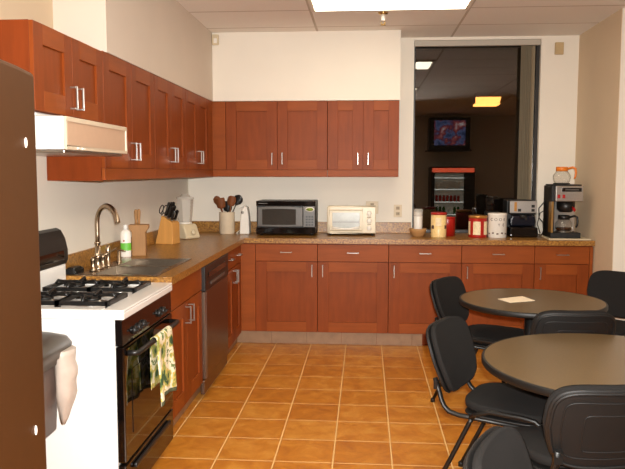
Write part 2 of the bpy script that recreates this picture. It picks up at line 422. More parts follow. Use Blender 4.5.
# tiled toe kicks
def toe(name, horizontal, a, b):
    mb = MB(); x = a; 
    while x < b-1e-4:
        e = min(x+.3048, b)
        if horizontal: mb.box(x+.001, e-.001, -.556, -.545, .001, .112)
        else: mb.box(.545, .556, x+.001, e-.001, .001, .112)
        x = e
    return struct(mb.build(name, 'toe_tile'))
toe('baseboard_back', True, .558, 2.17)
toe('baseboard_left', False, -2.87, -.558)
# window
fr = MB().box(WX0, WX0+.018, .045, .11, WZ0, WZ1).box(WX1-.03, WX1, .045, .11, WZ0, WZ1).box(WX0+.03, WX1-.03, .045, .11, WZ1-.03, WZ1).box(WX0+.03, WX1-.03, .045, .11, WZ0, WZ0+.03)
win = struct(fr.build('window_1', 'frame_dark', bevel=.003))
g = MB().box(WX0+.018, WX1-.03, .077, .079, WZ0+.03, WZ1-.03).build('window_pane', 'window_glass', win)
# ceiling fixtures
def fixture(x, y, label):
    t = thing('ceiling_light', label, 'ceiling light', (x, y, CEIL-.001), 0, 'fluorescent ceiling panels')
    w, d = 1.17, .59
    MB().box(-w/2, w/2, -d/2, -d/2+.03, -.014, 0).box(-w/2, w/2, d/2-.03, d/2, -.014, 0).box(-w/2, -w/2+.03, -d/2+.03, d/2-.03, -.014, 0).box(w/2-.03, w/2, -d/2+.03, d/2-.03, -.014, 0).build('fixture_frame', 'lamp_frame', t)
    MB().box(-w/2+.035, w/2-.035, -d/2+.045, d/2-.045, -.018, -.004).build('diffuser', 'lamp', t)
    return t
fixture(1.84, -1.445, 'large glowing fluorescent ceiling panel above the floor in front of the cabinets')
fixture(1.84, -3.885, 'fluorescent ceiling panel overhead, seen only as small pale reflection in dark window')

fixture(1.84, -6.325, 'unseen fluorescent ceiling panel added overhead at the near end of the kitchen aisle')  # unseen panel, added to raise the ambient bounce
fixture(4.95, -5.105, 'unseen fluorescent ceiling panel added over the seating area on the right')  # also added out of view, as extra light for ceiling and walls
# ------------------------------------------------------------------ cabinets (local: x along run, front towards -y)
def shaker(mb, x0, x1, z0, z1, y, st=.085, rt=.085):
    # slots: 0 vertical grain, 1 horizontal grain
    f = y-.019
    mb.box(x0, x0+st, f, y, z0, z1, 0); mb.box(x1-st, x1, f, y, z0, z1, 0)
    mb.box(x0+st, x1-st, f, y, z0, z0+rt, 1); mb.box(x0+st, x1-st, f, y, z1-rt, z1, 1)
    mb.box(x0+st, x1-st, y-.008, y, z0+rt, z1-rt, 0)
def handle(parent, x, z, y, vertical=True, L=.105):
    mb = MB(); p = .034; q = .0036
    if vertical:
        mb.box(x-q, x+q, y-p-.004, y-p+.005, z-L/2, z+L/2)
        for s in (-1, 1): mb.box(x-q, x+q, y-p+.005, y, z+s*(L/2-.005)-q, z+s*(L/2-.005)+q)
    else:
        mb.box(x-L/2, x+L/2, y-p-.004, y-p+.005, z-q, z+q)
        for s in (-1, 1): mb.box(x+s*(L/2-.005)-q, x+s*(L/2-.005)+q, y-p+.005, y, z-q, z+q)
    return mb.build('handle', 'handle', parent, bevel=.0015)
def cabinet(name, label, cat, loc, rz, w, depth, z0, z1, fronts, group, rail=0, toe_h=0, extra=None, low=None):
    t = thing(name, label, cat, loc, rz, group)
    g = .0015
    b = MB()
    if toe_h:
        if low:
            b.box(g, w-g, -depth+.02, -.003, toe_h, low); b.box(g, w-g, -depth+.02, -depth+.036, low, z1); b.box(g, g+.016, -depth+.036, -.003, low, z1); b.box(w-g-.016, w-g, -depth+.036, -.003, low, z1)
        else: b.box(g, w-g, -depth+.02, -.003, toe_h, z1)
        b.box(g, w-g, -.54, -.003, .001, toe_h)
    else:
        b.box(g, w-g, -depth+.02, -.003, z0, z1)
    if extra: b.box(*extra)
    b.build('cabinet_body', 'wood_body', t, bevel=.001)
    for f in fronts:
        mb = MB(); y = -depth+.0195
        if f[0] == 'door':
            _, x0, x1, a, c, hx, hz = f[:7]; st = f[7] if len(f) > 7 else .085
            shaker(mb, x0+g, x1-g, a, c, y, st)
            d = mb.build('door', ['wood_v', 'wood_h'], t, bevel=.0012)
            if hx is not None: handle(d, hx, hz, y-.0195)
        else:
            _, x0, x1, a, c, hx = f
            mb.box(x0+g, x1-g, y-.019, y, a, c, 0)
            d = mb.build('drawer' if hx is not None else 'false_front', ['wood_h'], t, bevel=.0015)
            if hx is not None: handle(d, hx, (a+c)/2+.005, y-.0195, False, .1)
    if rail:
        MB().box(g, w-g, -depth+.004, -depth+.024, z0-rail, z0-.0005).build('light_rail', 'wood_h', t, bevel=.001)
    return t
UZ0, UZ1 = 1.512, 2.115
hz = 1.61
# left run, fronts face +x
L90 = PI/2
cabinet('wall_cabinet', 'short reddish wood wall cabinet with two doors above the white range hood', 'cabinet', (0, -3.735, 0), L90, .764, .32, 1.745, 2.11,
        [('door', 0, .382, 1.747, 2.108, .382-.035, 1.83), ('door', .382, .764, 1.747, 2.108, .382+.035, 1.83)], 'wall cabinets along the left wall')
cabinet('wall_cabinet', 'two-door reddish wood wall cabinet just past the range hood, end panel showing', 'cabinet', (0, -2.970, 0), L90, .88, .32, UZ0, UZ1,
        [('door', 0, .44, UZ0+.002, UZ1-.002, .44-.035, hz), ('door', .44, .88, UZ0+.002, UZ1-.002, .44+.035, hz)], 'wall cabinets along the left wall', rail=.062,
        extra=(.0015, .02, -.30, -.003, UZ0-.066, UZ0))
cabinet('wall_cabinet', 'two-door reddish wood wall cabinet above the knife block, third from the fridge', 'cabinet', (0, -2.088, 0), L90, .785, .32, UZ0, UZ1,
        [('door', 0, .3925, UZ0+.002, UZ1-.002, .3925-.035, hz), ('door', .3925, .785, UZ0+.002, UZ1-.002, .3925+.035, hz)], 'wall cabinets along the left wall', rail=.062)
cabinet('wall_cabinet', 'two-door reddish wood wall cabinet on the left wall nearest the inner corner', 'cabinet', (0, -1.301, 0), L90, .949, .32, UZ0, UZ1,
        [('door', 0, .39, UZ0+.002, UZ1-.002, .39-.035, hz), ('door', .39, .78, UZ0+.002, UZ1-.002, .39+.035, hz), ('false', .782, .928, UZ0+.002, UZ1-.002, None)], 'wall cabinets along the left wall', rail=.062)
# back run
cabinet('wall_cabinet', 'wide two-door wall cabinet on back wall above the microwave', 'cabinet', (.302, 0, 0), 0, 1.033, .35, UZ0, UZ1,
        [('false', 0, .131, UZ0+.002, UZ1-.002, None), ('door', .133, .591, UZ0+.002, UZ1-.002, .591-.045, hz, .09), ('door', .591, 1.033, UZ0+.002, UZ1-.002, .591+.045, hz, .09)], 'wall cabinets along the back wall', rail=.06)
cabinet('wall_cabinet', 'narrow two-door wall cabinet on back wall above the toaster oven, next to window', 'cabinet', (1.336, 0, 0), 0, .625, .35, UZ0, UZ1,
        [('door', 0, .3125, UZ0+.002, UZ1-.002, .3125-.045, hz, .09), ('door', .3125, .625, UZ0+.002, UZ1-.002, .3125+.045, hz, .09)], 'wall cabinets along the back wall', rail=.06)
# base cabinets
BD = .62; BT = .885; DZ0, DZ1, FZ0, FZ1 = .122, .728, .735, .878
cabinet('base_cabinet', 'reddish wood sink cabinet with two doors between white stove and dishwasher', 'cabinet', (0, -2.895, 0), L90, .772, BD, 0, BT,
        [('false', 0, .772, FZ0, FZ1, None), ('door', 0, .386, DZ0, DZ1, .386-.04, .655), ('door', .386, .772, DZ0, DZ1, .386+.04, .655)], 'base cabinets along the left wall', toe_h=.115, low=.72)
cabinet('base_cabinet', 'two-door two-drawer reddish base cabinet between the dishwasher and the corner', 'cabinet', (0, -1.345, 0), L90, .722, BD, 0, BT,
        [('drawer', 0, .33, FZ0, FZ1, .165), ('drawer', .33, .66, FZ0, FZ1, .495), ('door', 0, .33, DZ0, DZ1, .33-.035, .655), ('door', .33, .66, DZ0, DZ1, .33+.035, .655)], 'base cabinets along the left wall', toe_h=.115)
def base(x0, x1, label, hside, pre=0, post=0):
    w = x1-x0
    fr = []
    if pre: fr.append(('false', 0, pre-.001, DZ0, FZ1, None))
    a, b = pre, w-post
    fr.append(('drawer', a, b, FZ0, FZ1, (a+b)/2))
    hx = b-.045 if hside == 'r' else a+.045
    fr.append(('door', a, b, DZ0, DZ1, hx, .655, .095))
    if post: fr.append(('false', w-post+.001, w, DZ0, FZ1, None))
    return cabinet('base_cabinet', label, 'cabinet', (x0, 0, 0), 0, w, BD, 0, BT, fr, 'base cabinets along the back wall', toe_h=.115)
base(.603, 1.268, 'reddish base cabinet in the corner below the microwave, handle at right edge', 'r', pre=.132)
base(1.269, 1.872, 'reddish one-door base cabinet below the toaster oven', 'l')
base(1.873, 2.482, 'reddish one-door base cabinet below the wooden bowl and pale yellow canister', 'l')
base(2.483, 3.082, 'reddish one-door base cabinet below the red tin and white canister', 'l')
base(3.083, 3.558, 'narrow reddish base cabinet below the tall coffee brewer, against right wall', 'l', post=.03)

# countertop (L-shaped, with sink cut-out)
SX0, SX1, SY0, SY1 = .115, .535, -2.85, -2.12
CB = .8885
mb = MB()
mb.box(.003, SX0, -2.897, -.003, CB, CT); mb.box(SX1, .642, -2.897, -.642, CB, CT)
mb.box(SX0, SX1, -2.897, SY0, CB, CT); mb.box(SX0, SX1, SY1, -.003, CB, CT)
mb.box(SX1, 3.56, -.642, -.003, CB, CT)
ct = mb.build('countertop', 'granite')
tag(ct, 'L-shaped speckled brown countertop running from the stove to the right wall', 'countertop')
MB().box(.003, .022, -2.897, -.003, CT, 1.03).build('backsplash', 'granite', ct, bevel=.003)
MB().box(.022, WX0-.01, -.022, -.003, CT, 1.03).build('backsplash', 'granite', ct, bevel=.003)
MB().box(WX0+.002, WX1-.002, -.003, .044, CT-.03, CT).build('window_sill', 'granite', ct)
# dishwasher
dw = thing('dishwasher', 'stainless dishwasher with black control strip in the left cabinet run', 'dishwasher', (0, -2.121, 0), L90)
w = .774
MB().box(.003, w-.003, -.60, -.01, .116, .884).box(.03, w-.03, -.53, -.05, .001, .116).build('tub', 'black_plastic', dw)
MB().box(.004, w-.004, -.637, -.601, .135, .715).build('door', 'steel_dark', dw, bevel=.006)
p = MB().box(.004, w-.004, -.642, -.601, .718, .884).build('control_panel', 'black_plastic', dw, bevel=.005)
MB().box(.10, w-.10, -.6455, -.6425, .80, .835).build('grip', 'black_gloss', p)
MB().box(.16, w-.16, -.6452, -.6424, .745, .765).build('display_strip', 'mw_grey', p)
MB().box(.004, .030, -.639, -.6372, .14, .71).box(.04, .046, -.639, -.6372, .14, .71).build('edge_trim', 'handle', dw)
MB().box(.004, w-.004, -.628, -.602, .035, .128).build('kick_plate', 'steel_dark', dw, bevel=.004)

# sink
sk = thing('sink', 'stainless double-bowl drop-in sink in the left counter beside the stove', 'sink', (0, 0, CT))
mb = MB(); rz = .004
x0, x1, y0, y1 = SX0-.018, SX1+.018, SY0-.018, SY1+.018
def bowl(mb, a, b, c, d, dep):
    # open bowl: inner faces, tapering
    t = .025; q = .0
    top = [(a, c), (b, c), (b, d), (a, d)]; bot = [(a+t, c+t), (b-t, c+t), (b-t, d-t), (a+t, d-t)]
    vs = [(x, y, .003) for x, y in top]+[(x, y, -dep) for x, y in bot]
    # outer skin too, so that the bowl has thickness
    o = .003
    vs += [(x+(-o if x == a else o), y+(-o if y == c else o), .0005) for x, y in top]+[(x+(-o if x < (a+b)/2 else o), y+(-o if y < (c+d)/2 else o), -dep-.003) for x, y in bot]
    mb.add(vs, [(0,1,5,4),(1,2,6,5),(2,3,7,6),(3,0,4,7),(4,5,6,7),(8,12,13,9),(9,13,14,10),(10,14,15,11),(11,15,12,8),(15,14,13,12),(0,8,9,1),(1,9,10,2),(2,10,11,3),(3,11,8,0)], 0)
ym = (SY0+SY1)/2
A0, A1 = SX0+.075, SX1-.012
B1 = (SY0+.012, ym-.012); B2 = (ym+.012, SY1-.032)
for a, b, c, d in ((x0, A0, y0, y1), (A1, x1, y0, y1), (A0, A1, y0, B1[0]), (A0, A1, B1[1], B2[0]), (A0, A1, B2[1], y1)):
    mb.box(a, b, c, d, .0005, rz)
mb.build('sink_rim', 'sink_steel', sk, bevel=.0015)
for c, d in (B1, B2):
    mb = MB(); bowl(mb, A0, A1, c, d, .17); bo = mb.build('bowl', 'bowl_steel_shaded', sk)
    MB().lathe([(.0, -.168), (.045, -.168), (.045, -.166), (.035, -.1655), (.0, -.1665)], ((A0+A1)/2, (c+d)/2, 0), 20, cap=False).build('drain', 'steel', bo)
# faucet set on the sink ledge
FX, FY = .140, -2.645
fa = thing('faucet', 'tall gooseneck brushed nickel faucet with side levers behind the sink', 'faucet', (FX, FY, CT+.0045))
MB().lathe([(.0, 0), (.030, 0), (.030, .008), (.022, .014), (.020, .06), (.024, .066), (.024, .078), (.016, .09), (.0145, .14), (0, .14)], cap=False).build('base', 'nickel', fa)
d = Vector((.80, -.60, 0)); R = .104
pts = [(0, 0, .13), (0, 0, .20), (0, 0, .266)]
for i in range(1, 15):
    a = PI-PI*.93*i/14; q = d*(R+R*math.cos(a)); pts.append((q.x, q.y, .266+R*math.sin(a)))
e = Vector(pts[-1]); q = d*.003; pts.append((e.x+q.x, e.y+q.y, e.z-.012))
rs = [.0125]*(len(pts)-2)+[.0135, .0145]
MB().tube(pts, rs, 14).lathe([(.013, 0), (.0185, .002), (.0185, .012), (.013, .014)], (0, 0, .145), 16).build('spout', 'nickel', fa)
for sgn, name in ((-1, 'lever'), (1, 'lever')):
    yy = sgn*.075
    mb = MB().lathe([(0, 0), (.022, 0), (.022, .008), (.014, .016), (.013, .055), (.017, .062), (.010, .078), (0, .080)], (0, yy, 0), 18, cap=False)
    mb.tube([(0, yy, .066), (.025, yy+sgn*.02, .083), (.05, yy+sgn*.055, .100), (.055, yy+sgn*.075, .104)], [.007, .0065, .006, .007], 10)
    mb.build(name, 'nickel', fa)
sp = MB().lathe([(0, 0), (.019, 0), (.019, .008), (.012, .014), (.012, .06), (.015, .075), (.016, .11), (.010, .12), (0, .12)], (0, .16, 0), 16, cap=False).build('side_sprayer', 'nickel', fa)
sd = thing('soap_dispenser', 'small nickel soap pump on the sink ledge beside the faucet', 'soap dispenser', (.15, -2.33, CT+.0045))
MB().lathe([(0, 0), (.018, 0), (.018, .006), (.012, .012), (.012, .045), (.008, .05), (.008, .075), (0, .075)], n=16, cap=False).build('pump', 'nickel', sd)
MB().tube([(0, 0, .07), (.02, -.01, .078), (.05, -.025, .072)], [.007, .006, .0045], 10).build('nozzle', 'nickel', sd)
# black sponge / caddy left of the faucet
cd = thing('sponge_tray', 'small black tray holding a dark sponge beside the faucet near the stove', 'tray', (.060, -2.79, CT))
MB().box(-.03, .03, -.06, .06, .0005, .006).box(-.03, -.025, -.06, .06, .006, .03).box(.025, .03, -.06, .06, .006, .022).box(-.025, .025, -.06, -.055, .006, .03).box(-.025, .025, .055, .06, .006, .03).build('tray', 'black_satin', cd, bevel=.002)
MB().box(-.021, .021, -.05, .05, .0065, .038).build('sponge', 'black_plastic', cd, bevel=.006)

# soap bottle
sb = thing('soap_bottle', 'white squeeze bottle with green label standing behind the sink', 'bottle', (.092, -2.035, CT), math.radians(-75))
k = .034
def ell(mb, prof, n=24, fy=.62, mi=0):
    o = len(mb.v); mb.lathe(prof, n=n, mi=mi, cap=False)
    for i in range(o, len(mb.v)): x, y, z = mb.v[i]; mb.v[i] = (x*fy, y, z)
mb = MB(); ell(mb, [(0, .0005), (k*.95, .0005), (k, .006), (k, .15), (k*.85, .17), (.016, .182), (0, .182)]); mb.build('bottle_body', 'white_plastic', sb)
mb = MB(); mb.lathe([(0, .183), (.014, .183), (.014, .20), (.012, .215), (0, .216)], cap=False); mb.build('cap', 'white', sb)
mb = MB(); ell(mb, [(k+.0008, .045), (k+.0008, .095)]); mb.build('label_band', 'green_label', sb)
mb = MB().lathe([(0, 0), (.006, 0), (.006, .0015), (0, .0015)], n=12, cap=False)
mb.v = [(.0225+z, x-.01, y+.11) for x, y, z in mb.v]; mb.build('logo_dot', 'red_plastic', sb)
# old wooden block with two wooden handles
wb = thing('wooden_block', 'pale wooden holder with flared top and two wooden handles behind soap bottle', 'wooden block', (.15, -1.93, CT), math.radians(12))
MB().prism([(-.045, .0005), (.045, .0005), (.045, .16), (.065, .185), (.065, .21), (-.065, .21), (-.065, .185), (-.045, .16)], 'y', -.045, .045).build('block_body', 'oldwood', wb, bevel=.004)
for yy in (-.022, .024):
    MB().lathe([(0, .2105), (.009, .2105), (.008, .235), (.011, .27), (.012, .30), (.007, .312), (0, .313)], (-.01+yy*.3, yy, 0), 14, cap=False).build('wooden_handle', 'oldwood', wb)

# knife block + knives (local x runs along the face turned to the room)
KA = math.radians(-14)
kb = thing('knife_block', 'slanted honey-coloured wooden knife block on the left counter', 'knife block', (.127, -1.14, CT), KA)
MB().prism([(-.088, .0005), (.068, .0005), (.066, .165), (-.022, .222), (-.030, .218)], 'y', -.058, .058).build('block_body', 'blockwood', kb, bevel=.004)
Mkb = Matrix.Translation(kb.location) @ Matrix.Rotation(KA, 4, 'Z')
up = Vector((.33, 0, .944)).normalized()
kn = [(.16, -.036), (.16, .0), (.16, .036), (.45, -.040), (.45, -.014), (.45, .014), (.75, -.03), (.75, .02)]
klab = ['black-handled knife in the top slot row of the wooden block, side nearest the room', 'black-handled knife in the top slot row of the wooden block, middle', 'black-handled knife in the top slot row of the wooden block, side nearest the wall',
        'black-handled knife in the middle slot row of the wooden block, side nearest the room', 'black-handled knife in middle slot row of the wooden block, second from the room side', 'black-handled knife in middle slot row of the wooden block, nearest the wall',
        'short black-handled knife in the lowest slot row of the wooden block, room side', 'short black-handled knife in the lowest slot row of the wooden block, wall side']
for (f, yy), lab in zip(kn, klab):
    base_p = Vector((-.022+.088*f, yy, .222-.057*f))
    L = .115 if f < .3 else (.105 if f < .6 else .085)
    t = thing('kitchen_knife', lab, 'knife', Mkb @ (base_p+up*.006), KA, 'knives in the wooden block')
    pp = [Vector((0,0,0)), up*.02, up*.05, up*L*.9, up*L]
    MB().tube(pp, [.0115, .012, .0105, .0135, .008], 10, flat=.75).build('handle', 'black_gloss', t)
    MB().tube([-up*.001, up*.006], .0125, 10, flat=.8).build('bolster', 'handle', t)
sc = thing('kitchen_scissors', 'scissors with black loop handles at the left edge of the knife block', 'scissors', Mkb @ (Vector((-.050, -.02, .222))), KA)
for s in (-1, 1):
    ring = [Vector((s*.016+.015*math.cos(a), 0, 0))+up*(.052+.034*math.sin(a)) for a in [2*PI*i/16 for i in range(17)]]
    MB().tube(ring, .004, 8, cap=False).tube([Vector((0, 0, 0)), Vector((s*.009, 0, 0))+up*.024], .004, 8).build('loop_handle', 'black_plastic', sc)
MB().tube([-up*.002, up*.014], .0045, 8).build('pivot', 'steel', sc)

# blender with clear jug
bl = thing('blender', 'white countertop blender with clear plastic jug in the corner', 'blender', (.148, -.70, CT), math.radians(-35))
MB().prism([(-.085, .0005), (.095, .0005), (.105, .02), (.085, .06), (.06, .11), (.05, .125), (-.06, .125), (-.075, .06)], 'y', -.075, .075).build('motor_base', 'cream', bl, bevel=.012)
MB().lathe([(0, 0), (.022, 0), (.024, .012), (.018, .022), (0, .022)], n=18, cap=False).build('dial', 'cream', bl).matrix_local = Matrix.Translation((.095, 0, .055)) @ Matrix.Rotation(math.radians(68), 4, 'Y')
MB().lathe([(.050, .126), (.052, .14), (.062, .20), (.072, .33), (.070, .332), (.060, .20), (.050, .145), (0, .142)], n=6, sm=False, cap=False).build('jug', 'jug', bl)
MB().lathe([(0, .333), (.074, .333), (.074, .350), (.045, .356), (.03, .375), (0, .376)], n=24, cap=False).build('jug_lid', 'jug', bl)
MB().lathe([(0, .1255), (.056, .1255), (.054, .139), (0, .139)], n=24, cap=False).build('jug_collar', 'white_plastic', bl)
MB().tube([(-.062, 0, .30), (-.10, 0, .29), (-.105, 0, .22), (-.085, 0, .16), (-.055, 0, .15)], .008, 10).build('jug_handle', 'jug', bl)

# utensil crock and utensils
ck = thing('utensil_crock', 'cream ceramic crock full of cooking utensils in the back corner', 'crock', (.414, -.235, CT))
MB().lathe([(0, .0005), (.066, .0005), (.070, .006), (.070, .185), (.072, .195), (.072, .2), (.064, .2), (.064, .012), (0, .012)], n=36, cap=False).build('pot', 'crock', ck)
def utensil(name, label, kind, base_xy, tip, mat):
    b = Vector((.414+base_xy[0], -.235+base_xy[1], CT+.0135)); tp = Vector((.414+tip[0], -.235+tip[1], CT+tip[2]))
    u = (tp-b).normalized()
    t = thing(name, label, 'utensil', b, 0, 'utensils in the crock')
    L = (tp-b).length
    side = u.cross(Vector((0, -1, .2))).normalized()       # blade lies across the view from the room
    nrm = side.cross(u).normalized()
    hl = L-.085
    MB().tube([Vector((0,0,.004)), u*hl*.5, u*hl], [.006, .0055, .005], 8).build('handle', mat, t)
    mb = MB(); prof = {'spoon': [(0, .007), (.02, .021), (.045, .029), (.07, .024), (.085, .006)], 'spatula': [(0, .006), (.012, .03), (.04, .034), (.075, .034), (.085, .031)],
                       'slotted': [(0, .006), (.015, .026), (.045, .033), (.075, .028), (.085, .012)], 'ladle': [(0, .006), (.02, .030), (.045, .038), (.07, .030), (.085, .008)]}[kind]
    vs = []
    bow = .010 if kind in ('spoon', 'ladle') else .002
    for z, wd in prof:
        for s, th in ((-1, -.0025), (0, -.0025-bow), (1, -.0025), (1, .0025), (0, .0025-bow), (-1, .0025)):
            vs.append(u*(hl+z*1.15-.015)+side*(wd*1.22*s)+nrm*th)
    fs = []
    for j in range(len(prof)-1):
        for i in range(6): fs.append((j*6+i, j*6+(i+1) % 6, (j+1)*6+(i+1) % 6, (j+1)*6+i))
    fs += [(0,5,4,3,2,1), tuple(range((len(prof)-1)*6, len(prof)*6))]
    mb.add(vs, fs, 0, True)
    if kind == 'slotted':
        pass
    mb.build('head', mat, t)
utensil('wooden_spoon', 'brown wooden spoon leaning furthest left out of the crock', 'spoon', (.034, -.005), (-.115, .045, .345), 'spoonwood')
utensil('wooden_spatula', 'brown wooden spatula leaning left in the crock, beside the leftmost spoon', 'spatula', (-.005, -.02), (-.055, -.045, .33), 'spoonwood')
utensil('spatula', 'black plastic spatula standing short in the middle of the crock', 'spatula', (.0, .044), (.0, .028, .30), 'black_plastic')
utensil('slotted_turner', 'dark brown turner leaning slightly right in the crock', 'slotted', (.008, -.03), (.055, -.03, .35), 'spoonwood')
utensil('ladle', 'black ladle leaning furthest right out of the crock', 'ladle', (-.032, .023), (.118, .023, .355), 'black_plastic')
# can opener
co = thing('can_opener', 'white electric can opener standing between crock and microwave', 'can opener', (.575, -.22, CT))
MB().prism([(-.045, .0005), (.05, .0005), (.05, .02), (.044, .17), (.03, .245), (.005, .26), (-.03, .205), (-.04, .02)], 'y', -.055, .055).build('housing', 'white_plastic', co, bevel=.01)
MB().prism([(-.05, .235), (.005, .255), (.015, .268), (-.02, .262), (-.052, .243)], 'y', -.075, -.0565).build('lever', 'white_plastic', co, bevel=.002)
MB().lathe([(0, 0), (.012, 0), (.012, .012), (0, .012)], n=16, cap=False).build('cutting_wheel', 'steel', co).matrix_local = Matrix.Translation((-.01, -.056, .2)) @ Matrix.Rotation(PI/2, 4, 'X')
cd_pts = [(-.046, .0, .03), (-.06, -.02, .02), (-.07, -.05, .006), (-.055, -.075, .005), (-.06, -.02, .005), (-.052, .08, .005)]
MB().tube(cd_pts, .0035, 8).build('cord', 'white_plastic', co)

# microwave
mw = thing('microwave', 'black countertop microwave with grey door on the back counter', 'microwave', (.705, 0, CT))
W, D0, D1, H = .53, -.385, -.035, .308
b = MB().box(.002, W-.002, D0+.03, D1, .012, H)
for fx in (.04, W-.04):
    for fy in (D0+.07, D1-.05): b.box(fx-.015, fx+.015, fy-.015, fy+.015, .0005, .012)
b.build('housing', 'black_satin', mw, bevel=.006)
MB().box(.0, W, D0+.004, D0+.029, .264, H).build('top_trim', 'black_gloss', mw, bevel=.004)
MB().box(.0, W, D0+.004, D0+.029, .014, .075).build('bottom_trim', 'black_gloss', mw, bevel=.004)
def frame_bowed(x0, x1, z0, z1, bow, n=12):
    top = [(x0+(x1-x0)*i/n, z1+bow*math.sin(PI*i/n)) for i in range(n+1)]
    bot = [(x0+(x1-x0)*i/n, z0-bow*.6*math.sin(PI*i/n)) for i in range(n+1)]
    return bot+top[::-1]
dr = MB().prism(frame_bowed(.012, .415, .085, .252, .010), 'y', D0, D0+.029).build('door', 'mw_grey', mw, bevel=.004)
MB().prism(frame_bowed(.055, .355, .098, .235, .004), 'y', D0-.0025, D0-.0003).build('door_window', 'mw_window', dr)
cp = MB().box(.42, W-.006, D0+.002, D0+.029, .078, .262).build('control_panel', 'mw_grey', mw, bevel=.003)
bt = MB()
for i in range(3):
    for j in range(4): bt.box(.442+i*.025, .460+i*.025, D0-.0005, D0+.0018, .09+j*.024, .105+j*.024)
bt.build('keypad', 'black_plastic', cp)
st = MB().lathe([(0, 0), (.034, 0), (.034, .0012), (0, .0012)], n=28, cap=False)
st.v = [(.478+x*1.25, D0+.0015-z, .235+y*.6) for x, y, z in st.v]; st.build('sticker', 'white_plastic', cp)
st = MB().lathe([(0, 0), (.024, 0), (.024, .0008), (0, .0008)], n=28, cap=False)
st.v = [(.478+x*1.25, D0-z, .235+y*.55) for x, y, z in st.v]; st.build('sticker', 'sticker', cp)
MB().box(.022, .10, D0+.0026, D0+.0038, .283, .289).build('brand_strip', 'mw_grey', mw)

# toaster oven
to = thing('toaster_oven', 'cream toaster oven with glass door on the back counter right of microwave', 'toaster oven', (1.335, 0, CT))
W, D0, D1, H = .43, -.33, -.06, .258
b = MB().box(.0, W, D0+.02, D1, .022, H)
b.box(0, .018, D0, D0+.02, .022, H).box(.315, W, D0, D0+.02, .022, H).box(.018, .315, D0, D0+.02, .226, H).box(.018, .315, D0, D0+.02, .022, .045)
b.build('housing', 'cream', to, bevel=.005)
for fx in (.03, W-.03):
    for fy in (D0+.04, D1-.04): MB().lathe([(0, .0005), (.013, .0005), (.011, .0215), (0, .0215)], (fx, fy, 0), 14, cap=False).build('foot', 'black_plastic', to)
dr = MB().box(.02, .313, D0-.004, D0+.016, .047, .068).box(.02, .313, D0-.004, D0+.016, .205, .224).box(.02, .045, D0-.004, D0+.016, .068, .205).box(.288, .313, D0-.004, D0+.016, .068, .205).build('door', 'cream', to, bevel=.003)
MB().box(.045, .288, D0+.002, D0+.008, .068, .205).build('door_window', 'toast_glass', dr)
MB().box(.05, .283, D0+.0008, D0+.0019, .118, .1215).box(.05, .283, D0+.0008, D0+.0019, .128, .130).build('rack_wire', 'mw_grey', dr)
hp = [(.05+.233*i/12, D0-.016-.016*math.sin(PI*i/12), .075-.012*math.sin(PI*i/12)) for i in range(13)]
MB().tube([(.05, D0-.002, .078)]+hp+[(.283, D0-.002, .078)], .008, 10).build('door_handle', 'white_plastic', dr)
for zz in (.20, .135, .07):
    kno = MB().lathe([(0, 0), (.021, 0), (.020, .014), (.014, .020), (0, .020)], n=20, cap=False).box(-.003, .003, -.016, .016, .0195, .026)
    kno.build('knob', 'white_plastic', to).matrix_local = Matrix.Translation((.372, D0-.0005, zz)) @ Matrix.Rotation(PI/2, 4, 'X')
MB().box(.355, .39, D0-.0015, D0-.0002, .1, .104).box(.352, .392, D0-.0015, D0-.0002, .163, .168).build('marking', 'ink', to)

# wall outlets
def outlet(x, z, label, h=.115, wd=.075):
    t = thing('wall_outlet', label, 'outlet', (x, -.001, z), 0, 'outlets on the back wall')
    MB().box(-wd/2, wd/2, -.006, 0, -h/2, h/2).build('cover_plate', 'plate', t, bevel=.002)
    for s in (-1, 1):
        o = MB().box(-.017, .017, -.009, -.0062, s*.026-.015, s*.026+.015).build('socket', 'socket', t, bevel=.003)
        MB().box(-.008, -.005, -.0105, -.0092, s*.026-.006, s*.026+.006).box(.005, .008, -.0105, -.0092, s*.026-.006, s*.026+.006).build('slot', 'black_plastic', o)
outlet(1.973, 1.135, 'cream double wall outlet between toaster oven and window')
outlet(1.735, 1.165, 'cream wall outlet half hidden behind the toaster oven', .115, .115)

# things on the right part of the back counter
def can_lathe(x, y, label, name, cat, group=None):
    return thing(name, label, cat, (x, y, CT), 0, group)
bw = thing('wooden_bowl', 'shallow wooden bowl at the window end of backsplash', 'bowl', (2.135, -.345, CT))
MB().lathe([(0, .0005), (.045, .0005), (.052, .008), (.070, .045), (.078, .07), (.074, .071), (.062, .045), (.045, .018), (0, .014)], n=32, cap=False).build('bowl', 'bowlwood', bw)
cj = thing('candle_jar', 'tall white candle jar standing in the wooden bowl', 'jar', (2.135, -.345, CT+.0185))
MB().lathe([(0, .0005), (.036, .0005), (.038, .004), (.038, .185), (.034, .195), (0, .195)], n=24, cap=False).build('candle', 'white_plastic', cj)
MB().lathe([(.0385, .16), (.0400, .16), (.0400, .225), (.0385, .225)], n=24, cap=True).build('jar_rim', 'jug', cj)
cy = can_lathe(2.31, -.39, 'pale yellow canister with red lid, on the counter beside wooden bowl', 'canister', 'canister')
MB().lathe([(0, .0005), (.066, .0005), (.067, .004), (.067, .195), (0, .195)], n=32, cap=False).build('canister_body', 'yellow_tin', cy)
MB().lathe([(0, .1955), (.069, .1955), (.070, .212), (.066, .216), (0, .216)], n=32, cap=False).build('lid', 'red_tin', cy)
